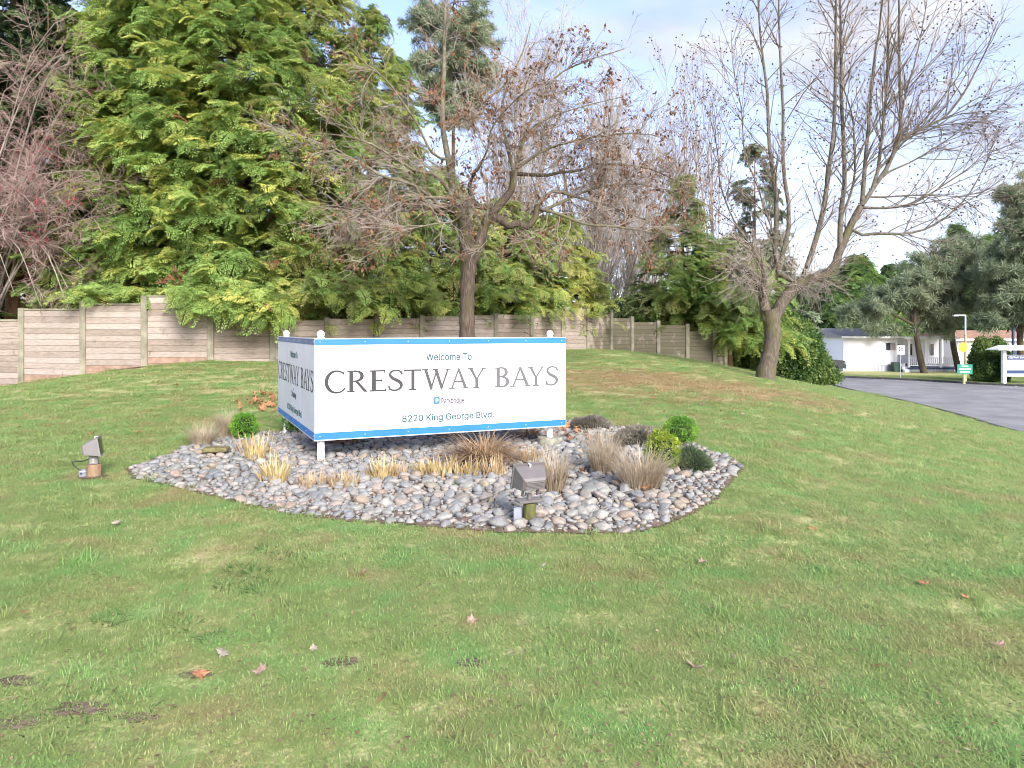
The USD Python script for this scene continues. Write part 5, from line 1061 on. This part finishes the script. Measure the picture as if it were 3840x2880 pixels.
for k in range(46):
    px, py = g_.normal(1000, 42), g_.normal(1515, 22)
    if px < 1035 and 1450 < py < 1580: leaf(px, py, g_.uniform(.06, .10), [M_LEAFO, M_LEAFB, M_LEAFO][k % 3], f'{("orange", "dark brown", "large orange")[k % 3]} leaf in the heap on the grass behind the left sign panel', 'leaf heap behind the sign', lift=g_.uniform(.03, .10), D0=13, flat=.6)
for k in range(26):
    px, py = g_.uniform(2080, 2230), g_.uniform(1612, 1665)
    leaf(px, py, g_.uniform(.04, .07), [M_LEAFO, M_LEAFB][k % 2], f'{("orange", "dark brown")[k % 2]} leaf scattered on the stones by the right sign post', 'leaves by the right sign post', onbed=True, flat=.5)
for k in range(60):
    px, py = g_.uniform(2150, 3000), g_.uniform(1395, 1560)
    if py > 1380 + max(0, px - 2700) * .2: leaf(px, py, g_.uniform(.03, .06), [M_LEAFO, M_LEAFB, M_LEAFT][k % 3], f'small {("orange", "dark brown", "pale")[k % 3]} leaf on the worn slope between sign and plane tree', 'leaf litter on the slope', D0=15)
for k in range(26):
    px, py = g_.uniform(60, 980), g_.uniform(1450, 1610)
    if py > 1400 + (1000 - px) * .07: leaf(px, py, g_.uniform(.03, .055), [M_LEAFB, M_LEAFO][k % 2], f'small {("dark brown", "orange")[k % 2]} leaf on the green slope below the left fence', 'leaf litter on the left slope', D0=13)

n = 9000; yy = 2.2 + 22 * g_.uniform(0, 1, n) ** 1.6; xx = yy * g_.uniform(-.8, .8, n)
kk = ~contains_xy(bed, xx, yy) & ~contains_xy(road_poly.buffer(.3), xx, yy) & (yy < fence_y(xx) - .3); xx, yy = xx[kk], yy[kk]; n = len(xx)
dn = rvec(g_, n) * [1, 1, .35]; dl = (g_.uniform(.004, .014, n) * (1 + yy * .05))[:, None]
fleck = single('dry_flecks', quads(np.c_[xx, yy, bump_z(xx, yy) + g_.uniform(.012, .028, n)], dn * dl, unit(np.cross(dn, [0, 0, 1.0])) * dl * g_.uniform(.2, .6, n)[:, None]), mat_leaf('dry_flecks', (.12, .075, .045), (.24, .155, .09), (.42, .33, .22), 9.0, .1, .8, rand='island'), 'tiny dry brown flecks and crumbs strewn through the lawn grass', kind='stuff')
# ------------------------------------------------------------------ across the road
LZ = -1.72
M_SIDING = usdkit.material(stage, '/World/Looks/white_siding', {'g': ('geometry', {}), 'w': ('wave_texture', {'wave_type': 'bands', 'bands_direction': 'z', 'profile': 'saw', 'scale': 1.6}), 'b': ('bump', {'strength': .6, 'distance': .03}), 'p': ('principled_bsdf', {'base_color': (.72, .72, .76), 'roughness': .5})},
    [('g.position', 'w.vector'), ('w.fac', 'b.height'), ('b.normal', 'p.normal')], surface='p.BSDF')
M_TRIM = mat_plain('house_trim_white', (.75, .76, .78), .5, .03)
M_SKIRT = usdkit.material(stage, '/World/Looks/grey_skirting', {'g': ('geometry', {}), 'w': ('wave_texture', {'wave_type': 'bands', 'bands_direction': 'x', 'scale': 1.1}), 'r': ('rgb_ramp', {'ramp': [(.0, (.27, .29, .33)), (.9, (.35, .37, .41)), (1, (.40, .42, .46))]}), 'b': ('bump', {'strength': .5, 'distance': .02}), 'p': ('principled_bsdf', {'roughness': .6})},
    [('g.position', 'w.vector'), ('w.fac', 'r.fac'), ('r.color', 'p.base_color'), ('w.fac', 'b.height'), ('b.normal', 'p.normal')], surface='p.BSDF')
M_ROOFG = mat_plain('grey_shingle_roof', (.235, .22, .21), .85, .2, 3, .4, 12)
M_ROOFB = mat_plain('brown_shingle_roof', (.26, .15, .10), .85, .3, 3, .4, 12)
M_DARKGLASS = mat_plain('dark_window_glass', (.05, .055, .06), .08, .3, 1.5, spec=.6)
M_BLIND = mat_plain('window_blind', (.35, .33, .30), .6, .1)
M_NAVY = mat_plain('navy_paint', (.02, .04, .10), .5, .1)
M_SHADE = mat_plain('porch_wall', (.45, .46, .46), .7, .1)
HD = 53.0
def hx_(px, D=HD): return (px - CX) / F * D
def hz_(py, D=HD): return EYE - (py - HZ) / F * D
house = thing('mobile_home', 'white mobile home with grey skirting and a railed porch across the road', 'house', (hx_(3160), HD, LZ))
ho = np.array([hx_(3160), HD, LZ])
x1 = hx_(3365) - ho[0]; xp = hx_(3580) - ho[0]; eave = hz_(1266) - LZ; sk = hz_(1368) - LZ
part(house, 'wall', bx(0, x1, 0, 7.5, sk, eave), M_SIDING); part(house, 'skirting', bx(.03, x1 - .02, .03, 7.4, -.15, sk), M_SKIRT)
part(house, 'wall', bx(x1 + .003, xp + .4, 2.0, 7.5, sk, eave), M_SIDING, label='recessed wall behind the porch')
# gable roof, ridge running away from the road over the left half, porch roof beyond
rf = trimesh.Trimesh(*(np.array([(-.35, -.4, eave), (3.75, -.4, eave + 1.0), (x1 + .3, -.4, eave + .05), (-.35, 8, eave), (3.75, 8, eave + 1.0), (x1 + .3, 8, eave + .05),
     (-.35, -.4, eave + .12), (3.75, -.4, eave + 1.12), (x1 + .3, -.4, eave + .17), (-.35, 8, eave + .12), (3.75, 8, eave + 1.12), (x1 + .3, 8, eave + .17)]), np.array([(0, 1, 4), (0, 4, 3), (1, 2, 5), (1, 5, 4), (6, 10, 7), (6, 9, 10), (7, 11, 8), (7, 10, 11), (0, 6, 7), (0, 7, 1), (1, 7, 8), (1, 8, 2), (0, 3, 9), (0, 9, 6), (2, 8, 11), (2, 11, 5), (3, 4, 10), (3, 10, 9), (4, 5, 11), (4, 11, 10)])), process=False)
rx0 = hx_(3046) - ho[0]
low_roof = trimesh.convex.convex_hull(np.array([(-.3, -.45, eave), (x1 + .3, -.45, eave), (-.3, 3.6, eave + .75), (x1 + .3, 3.6, eave + .75), (-.3, 7.9, eave), (x1 + .3, 7.9, eave), (-.3, -.45, eave + .1), (x1 + .3, -.45, eave + .1)]))
part(house, 'roof', low_roof, M_ROOFG)
part(house, 'fascia', bx(-.32, x1 + .32, -.5, -.455, eave - .04, eave + .12), M_TRIM)
part(house, 'corner_board', bx(-.02, .12, -.02, -.003, sk, eave), M_TRIM); part(house, 'downpipe', cyl((.02, -.08, .2), (.02, -.08, eave), .05, 8), M_TRIM)
wn = part(house, 'window', bx(hx_(3320) - ho[0], hx_(3360) - ho[0], -.03, -.004, hz_(1315) - LZ, hz_(1284) - LZ), M_TRIM)
for a, b in ((3322, 3339), (3341, 3358)): part(wn, 'pane', bx(hx_(a) - ho[0], hx_(b) - ho[0], -.045, -.032, hz_(1313) - LZ, hz_(1286) - LZ), M_BLIND if a > 3330 else M_DARKGLASS)
for a, b in ((3404, 3428), (3458, 3478), (3545, 3562)):
    wn = part(house, 'window', bx(hx_(a) - ho[0], hx_(b) - ho[0], 1.96, 1.996, hz_(1338) - LZ, hz_(1290) - LZ), M_TRIM); part(wn, 'pane', bx(hx_(a + 2) - ho[0], hx_(b - 2) - ho[0], 1.94, 1.958, hz_(1336) - LZ, hz_(1292) - LZ), M_DARKGLASS)
pr = part(house, 'porch_roof', bx(x1 + .31, xp + .1, -.5, 2.0, eave - .12, eave + .06), M_TRIM)
part(house, 'porch_deck', bx(x1, xp, -.2, 2.0, hz_(1384) - LZ, hz_(1377) - LZ), M_NAVY); part(house, 'porch_skirting', bx(x1, xp, -.1, 1.95, -.15, hz_(1384) - LZ), M_SKIRT)
rb, rt_ = hz_(1376) - LZ + .08, hz_(1340) - LZ
rail = part(house, 'railing', join([bx(hx_(3400) - ho[0], xp, -.19, -.11, rt_ - .07, rt_), bx(hx_(3400) - ho[0], xp, -.18, -.12, rb, rb + .06)]), M_TRIM)
for a in np.arange(hx_(3400) - ho[0] + .1, xp, .16): part(rail, 'baluster', bx(a, a + .045, -.17, -.13, rb + .061, rt_ - .071), M_TRIM)
for a in (3404, 3465, 3522, 3577): part(house, 'porch_post', bx(hx_(a) - ho[0] - .07, hx_(a) - ho[0] + .07, -.2, -.06, hz_(1377) - LZ if a < 3570 else 0, eave - .121), M_TRIM)
part(house, 'steps', join([bx(hx_(3360) - ho[0], hx_(3378) - ho[0], -1.2 + .3 * k, -.25, 0, .22 * (k + 1)) for k in range(3)]), M_TRIM)
part(house, 'bin', trimesh.convex.convex_hull(np.array([(hx_(a) - ho[0], y, z) for a, z in ((3336, .0), (3354, .0), (3334, .75), (3357, .75)) for y in (-.7, -.25)])), mat_plain('dark_green_bin', (.03, .06, .045), .5))
# gable-end wing to the left of the home (its end wall faces left and the road)
wing = thing('mobile_home', 'white mobile home wing with grey roof left of the long white wall, behind the hedge', 'house', (hx_(3046), 58.0, LZ)); W2 = 58.0
wx = hx_(3190, W2) - hx_(3046, W2); ev = EYE - (1262 - HZ) / F * W2 - LZ
part(wing, 'wall', bx(0, wx, 0, 6, .0, ev), M_SIDING); part(wing, 'roof', trimesh.convex.convex_hull(np.array([(-.4, -.4, ev), (wx + .4, -.4, ev), (-.4, 6.4, ev), (wx + .4, 6.4, ev), (-.4, 3, ev + 1.0), (wx + .4, 3, ev + 1.0), (-.4, -.4, ev + .12), (wx + .4, -.4, ev + .12)])), M_ROOFG)
part(wing, 'fascia', bx(-.42, wx + .42, -.46, -.41, ev - .03, ev + .15), M_TRIM)
wn = part(wing, 'window', bx(1.0, 2.0, -.03, -.003, 1.0, 2.2), M_TRIM); part(wn, 'pane', bx(1.08, 1.92, -.045, -.032, 1.08, 2.12), M_DARKGLASS)
# brown-roofed home on the right
H3 = 56.0; h3 = thing('mobile_home', 'white home with a brown shingle roof behind the round hedge shrub', 'house', (hx_(3591, H3), H3, LZ))
wx = hx_(3900, H3) - hx_(3591, H3); ev = EYE - (1276 - HZ) / F * H3 - LZ
part(h3, 'wall', bx(0, wx, 0, 7, 0, ev), M_SIDING); rp = EYE - (1238 - HZ) / F * (H3 + 3.5) - LZ
part(h3, 'roof', trimesh.convex.convex_hull(np.array([(-.4, -.4, ev), (wx + .4, -.4, ev), (-.4, 7.4, ev), (wx + .4, 7.4, ev), (.2, 3.5, rp), (wx, 3.5, rp), (-.4, -.4, ev + .12), (wx + .4, -.4, ev + .12)])), M_ROOFB)
part(h3, 'fascia', bx(-.42, wx + .42, -.46, -.41, ev - .03, ev + .13), M_TRIM)
wn = part(h3, 'window', bx(4.6, 5.7, -.03, -.003, 1.0, 2.1), M_TRIM); part(wn, 'pane', bx(4.68, 5.62, -.045, -.032, 1.08, 2.02), M_DARKGLASS)
# small dark truck half hidden by the hedge
M_TRUCK = mat_plain('dark_vehicle_paint', (.03, .035, .04), .3, .1, spec=.5); M_TYRE = mat_plain('tyre_rubber', (.015, .015, .016), .8, .2); M_RIM = mat_plain('wheel_rim', (.3, .3, .31), .35, .05, metal=.7)
tk = thing('parked_truck', 'dark pickup truck parked beside the white home, mostly behind the hedge', 'truck', (hx_(3050, 49), 49.0, LZ))
prof = [(-2.4, .45), (2.4, .45), (2.45, .9), (2.3, 1.05), (1.1, 1.12), (.6, 1.75), (-.5, 1.78), (-.75, 1.12), (-2.4, 1.1)]
bd = trimesh.creation.extrude_polygon(Polygon(prof), 1.75, engine='earcut'); bd.apply_transform(trimesh.transformations.rotation_matrix(PI / 2, [1, 0, 0])); bd.apply_translation([0, 1.75, 0])
body = part(tk, 'body', bd, M_TRUCK, smooth=20); part(body, 'side_window', bx(-.4, .55, -.006, -.002, 1.2, 1.65), M_DARKGLASS); part(tk, 'headlight', bx(2.30, 2.44, -.008, .2, .78, .93), M_RIM)
for wxp in (-1.5, 1.5):
    for wy in (-.04, 1.6):
        c = trimesh.creation.cylinder(.37, .22, sections=20); c.apply_transform(trimesh.transformations.rotation_matrix(PI / 2, [1, 0, 0])); c.apply_translation([wxp, wy + .08, .37]); wl = part(tk, 'wheel', c, M_TYRE, smooth=40)
        c = trimesh.creation.cylinder(.2, .235, sections=16); c.apply_transform(trimesh.transformations.rotation_matrix(PI / 2, [1, 0, 0])); c.apply_translation([wxp, wy + .08, .37]); part(wl, 'rim', c, M_RIM, smooth=40)

# street furniture
M_GALV = mat_plain('galvanised_pole', (.42, .44, .45), .45, .08, metal=.4); M_YWOOD = mat_plain('lichen_wood_pole', (.34, .31, .17), .85, .25, 8)
M_SIGNY = mat_plain('sign_yellow', (.75, .42, .03), .5, .05); M_SIGNO = mat_plain('sign_orange', (.70, .25, .03), .5, .05); M_SIGNG = mat_plain('sign_green', (.02, .19, .13), .5, .06); M_SIGNBK = mat_plain('sign_black_print', (.015, .015, .018), .6)
def face(m, x=0, y=0, z=0):                                         # text lying in xy -> upright, facing the camera
    m = m.copy(); m.apply_transform(trimesh.transformations.rotation_matrix(PI / 2, [1, 0, 0])); m.apply_translation([x, y, z]); return m
def centred(text, h, x, y, z, depth=.006, bold=True, width=None):
    m = meshkit.text_mesh(text, h, depth, bold); w = m.bounds[1, 0] - m.bounds[0, 0]
    if width: m.apply_scale([width / w, 1, 1]); w = width
    m.apply_translation([-m.bounds[0, 0] - w / 2, 0, 0]); return face(m, x, y, z)
D = 45.5; sp = np.array([hx_(3377, D), D, LZ]); ss = thing('speed_sign', 'white 15 km/h speed limit sign on a thin pole by the far kerb', 'speed sign', sp)
zt, zb_ = hz_(1296, D) - LZ, hz_(1329, D) - LZ; part(ss, 'pole', cyl((0, 0, -.2), (0, 0, zt - .03), .028, 8), M_GALV)
pl = part(ss, 'plate', moved(cbox(.50, .02, zt - zb_, .004), (0, -.045, (zt + zb_) / 2)), M_TRIM); hh = zt - zb_
part(pl, 'number', centred('15', hh * .46, 0, -.0565, zb_ + hh * .40, width=.34), M_SIGNBK); part(pl, 'unit', centred('km/h', hh * .16, 0, -.0565, zb_ + hh * .12, width=.3), M_SIGNBK)
D = 42.5; lp_ = np.array([hx_(3620, D), D, LZ]); sl = thing('street_lamp', 'lamp post with a short arm to the left above the sun sign', 'street lamp', lp_)
zt = hz_(1183, D) - LZ; zm = hz_(1255, D) - LZ
part(sl, 'pole', cyl((0, 0, -.2), (0, 0, zm), .075, 10, .065), M_YWOOD, smooth=40); part(sl, 'mast', cyl((0, 0, zm), (0, 0, zt), .05, 10), M_GALV, smooth=40); part(sl, 'arm', moved(cbox(.75, .07, .06, .01), (-.35, 0, zt + .02)), M_GALV)
part(sl, 'lamp_head', moved(cbox(.34, .16, .08, .02), (-.62, 0, zt - .02)), M_GALV)
D = 42.2; sg = thing('sun_sign', 'round yellow sun-shaped sign on the lamp post', 'sign', (hx_(3616, D), D, hz_(1303, D)))
a = np.linspace(0, 2 * PI, 49)[:-1]; rr = np.where(np.arange(48) % 2 == 0, .34, .27); st = trimesh.creation.extrude_polygon(Polygon(np.c_[rr * np.cos(a), rr * np.sin(a)]), .02, engine='earcut'); part(sg, 'rays', face(st, 0, .12, 0), M_SIGNO)
dk = trimesh.creation.cylinder(.25, .012, sections=30); dk.apply_transform(trimesh.transformations.rotation_matrix(PI / 2, [1, 0, 0])); part(sg, 'disc', moved(dk, (0, .092, 0)), M_SIGNY)
gs = thing('green_sign', 'green notice sign with white lettering below the sun sign', 'sign', (hx_(3615, 41.8), 41.8, LZ)); D = 41.8
zt, zb_ = hz_(1366, D) - LZ, hz_(1403, D) - LZ; part(gs, 'post', moved(cbox(.12, .1, zt + .15, .01), (0, 0, zt / 2 - .1)), M_YWOOD)
pl = part(gs, 'board', moved(cbox(.96, .03, zt - zb_, .006), (0, -.07, (zt + zb_) / 2)), M_SIGNG)
for k, (w, h) in enumerate(((.4, .05), (.7, .08), (.62, .07))): part(pl, 'lettering', moved(cbox(w, .004, h, .001), (0, -.088, zt - .12 - k * .18)), M_TRIM)
D = 41.0; nb = thing('notice_board', 'white roofed notice board with navy bands at the right edge', 'notice board', (hx_(3764, D), D, LZ))
pz0, pz1 = hz_(1411, D) - LZ, hz_(1331, D) - LZ
for xx in (0, 2.55): part(nb, 'post', moved(cbox(.22, .2, hz_(1316, D) - LZ + .2, .015), (xx, 0, (hz_(1316, D) - LZ) / 2 - .1)), M_TRIM)
bdz = part(nb, 'board', bx(.115, 2.435, -.05, .05, pz0, pz1), M_TRIM); part(bdz, 'navy_band', bx(.12, 2.43, -.058, -.052, pz1 - .30, pz1 - .02), M_NAVY); part(bdz, 'navy_band', bx(.12, 2.43, -.058, -.052, pz0 + .16, pz0 + .38), M_NAVY)
part(bdz, 'lettering', centred('CRESTWAY BAYS', .10, .75, -.0585, pz1 - .2, width=1.0), M_TRIM)
zr = hz_(1312, D) - LZ
part(nb, 'roof', trimesh.convex.convex_hull(np.array([(-.75, -.6, zr), (3.3, -.6, zr), (-.75, .6, zr), (3.3, .6, zr), (-.75, -.6, zr + .1), (3.3, -.6, zr + .1), (-.3, 0, zr + .30), (2.9, 0, zr + .30)])), M_TRIM)
lb_ = thing('light_standard', 'dark blue lamp standard seen above the brown roof', 'street lamp', (hx_(3799, 52), 52.0, LZ)); zt = hz_(1222, 52) - LZ
part(lb_, 'pole', cyl((0, 0, 0), (0, 0, zt), .10, 10), M_NAVY); part(lb_, 'lamp_head', moved(cbox(.8, .35, .32, .06), (.05, 0, zt + .05)), M_NAVY)

# trees across the road
leafy('hedge_shrub', 'clipped green double-topped conifer shrub beside the notice board', hx_(3716, 42.5), 42.5, [(-.45, 0, 1.2, .75, 1.45), (.5, .1, 1.15, .72, 1.4), (0, 0, .8, 1.15, 1.0), (-.55, 0, 2.1, .45, .7), (.35, 0, 2.1, .45, .75)], 1500, [leaf_clump(s, 40, .2, .06, .022) for s in (11, 12)], M_LAUREL, 91, z0=LZ)
def pine(label, px, D, h, blobs, n, seed, mat, trunk, tr_r=.26, name='pine_tree', sc_=(.8, 1.7), z0=LZ):
    g = np.random.default_rng(seed); x = hx_(px, D); t = thing(name, label, 'tree', (x, D, z0))
    tp = np.array([(hx_(a, D) - x, 0, hz_(b, D) - z0) for a, b in trunk]); tp = spline(tp, 14); part(t, 'trunk', tube_mesh(tp[None], np.linspace(tr_r, .07, 14)[None], 10), M_BARKD, smooth=True)
    bl = np.array([(hx_(a, D) - x, dy, hz_(b, D) - z0, ra / F * D, rb / F * D) for a, b, dy, ra, rb in blobs]); w = bl[:, 3] ** 2 * bl[:, 4]; k = g.choice(len(bl), n, p=w / w.sum())
    d = rvec(g, n); p = bl[k, :3] + d * np.c_[bl[k, 3], bl[k, 3], bl[k, 4]] * (g.uniform(.25, 1.08, n) ** .5)[:, None]
    hole = meshkit.noise(p * [.8, .8, 1.5], seed); p = p[(hole > .45)]; n = len(p)
    scatter(t, 'crown', [(m, mat, False) for m in TUFT], p, R.random(n, random_state=seed), g.uniform(*sc_, n), g.integers(0, 2, n))
    br = np.stack([spline([tp[min(13, 4 + int(g.integers(0, 9)))], (tp[8] + b[:3]) / 2 + [0, 0, .3], b[:3]], 8) for b in bl]); part(t, 'limbs', tube_mesh(br, np.linspace(tr_r * .45, .03, 8)[None] * np.ones((len(bl), 1)), 6), M_BARKD, kind='stuff')
    return t
pine('spreading blue-green pine with a leaning dark trunk before the white home', 3465, 51, 8, [(3240, 1165, 0, 85, 40), (3330, 1120, .5, 90, 50), (3420, 1090, 0, 95, 70), (3500, 1050, .5, 100, 80), (3190, 1215, -.3, 50, 20), (3300, 1235, 0, 80, 18), (3400, 1225, 0, 70, 22), (3530, 1180, .5, 90, 60), (3470, 990, .8, 70, 50), (3540, 1245, .3, 60, 16)], 1050, 201, M_PINE, [(3467, 1404), (3450, 1340), (3440, 1280), (3428, 1190), (3440, 1090), (3460, 1000)])
pine('tall grey-green pine behind the sun sign with a reddish trunk', 3580, 52, 11, [(3560, 960, 0, 90, 70), (3620, 1080, .5, 110, 80), (3540, 1020, 0, 80, 70), (3640, 950, .5, 80, 70), (3590, 930, 0, 55, 40), (3690, 1020, .5, 90, 80), (3620, 1180, 0, 80, 35)], 950, 202, M_PINE, [(3600, 1412), (3580, 1320), (3570, 1260), (3580, 1150), (3600, 1000), (3600, 920)], .24)
pine('dark blue-green pine filling the right edge behind the notice board', 3830, 47, 12, [(3760, 1160, 0, 100, 60), (3830, 1100, 0, 110, 80), (3760, 1030, .5, 90, 70), (3840, 960, .5, 110, 90), (3790, 930, 0, 70, 50), (3720, 1200, 0, 80, 40), (3900, 1150, 0, 120, 110), (3870, 870, 0, 80, 50)], 1250, 203, M_PINE, [(3835, 1425), (3828, 1320), (3825, 1250), (3835, 1100), (3850, 900)], .25)
pine('near pine branch mass at the upper right edge of the view', 3870, 36, 14, [(3810, 720, 0, 70, 34), (3850, 790, 0, 80, 45), (3790, 840, 0, 50, 30), (3880, 690, 0, 80, 50), (3840, 880, 0, 70, 35), (3920, 800, 0, 100, 120)], 620, 204, M_PINE, [(3960, 1460), (3950, 1200), (3930, 950), (3910, 760)], .25, sc_=(.6, 1.2))
boughs_tree('fir_tree', 'bright green broad fir behind the left end of the white home', hx_(3215, 66), 66, 10.6, 3.9, lambda t: max(.08, (1 - t ** 1.6) ** .8), [M_CEDAR[3], M_CEDAR[0]], 34, seed=301, zmin=1.0, fscale=(1.5, 2.4), z0=LZ)
boughs_tree('fir_tree', 'dark green fir just left of the bright fir behind the hedge', hx_(3110, 70), 70, 9.5, 3.4, bush, [M_CEDAR[3]], 30, seed=302, zmin=1.0, fscale=(1.5, 2.4), z0=LZ)
boughs_tree('fir_tree', 'green fir rising behind the spreading pine', hx_(3400, 74), 74, 10.8, 3.0, cone, [M_CEDAR[3], M_CEDAR[0]], 22, seed=303, zmin=1.0, fscale=(1.5, 2.4), z0=LZ)
boughs_tree('fir_tree', 'tall fir top beside the reddish-trunked pine', hx_(3590, 80), 80, 15.8, 3.4, cone, [M_CEDAR[3]], 18, seed=304, zmin=1.5, fscale=(1.8, 2.6), z0=LZ)
boughs_tree('fir_tree', 'broad fir behind the brown-roofed home', hx_(3720, 76), 76, 14.0, 4.6, colm, [M_CEDAR[3], M_CEDAR[0]], 20, seed=305, zmin=1.0, fscale=(1.8, 2.6), z0=LZ)
boughs_tree('fir_tree', 'small distant pointed fir in the sky gap between pines', hx_(3335, 95), 95, 12.5, 2.4, cone, [M_FARGREEN], 14, seed=306, zmin=.8, fscale=(1.8, 2.6), z0=LZ)
boughs_tree('fir_tree', 'distant fir behind the plane trunk and hedge', hx_(3010, 74), 74, 9.0, 4.2, bush, [M_CEDAR[3]], 26, seed=307, zmin=.8, fscale=(1.8, 2.6), z0=LZ)
g_ = np.random.default_rng(404)
for k, (px, D, h, r) in enumerate(((3480, 110, 14, 5), (3640, 115, 16, 5.5), (3800, 112, 18, 6), (3240, 118, 10, 5), (3100, 120, 9, 5), (2960, 122, 9, 5), (2820, 110, 8, 4.5), (2660, 105, 8, 5), (2420, 100, 7, 4), (2290, 98, 6.5, 4))):
    boughs_tree('fir_tree', f'far dark green tree on the skyline, ' + ['right of the tall pines', 'behind the reddish trunk', 'at the right edge', 'behind the white home roof', 'behind the truck', 'behind the hedge shrub', 'behind the plane trunk', 'behind the fence end', 'behind the olive shrub', 'right of the sign over the fence'][k], hx_(px, D), D, h, r, bush, [M_FARGREEN, M_CEDAR[3]], 14, seed=410 + k, zmin=.5, fscale=(2.4, 3.6), z0=-2.0, fper=8)
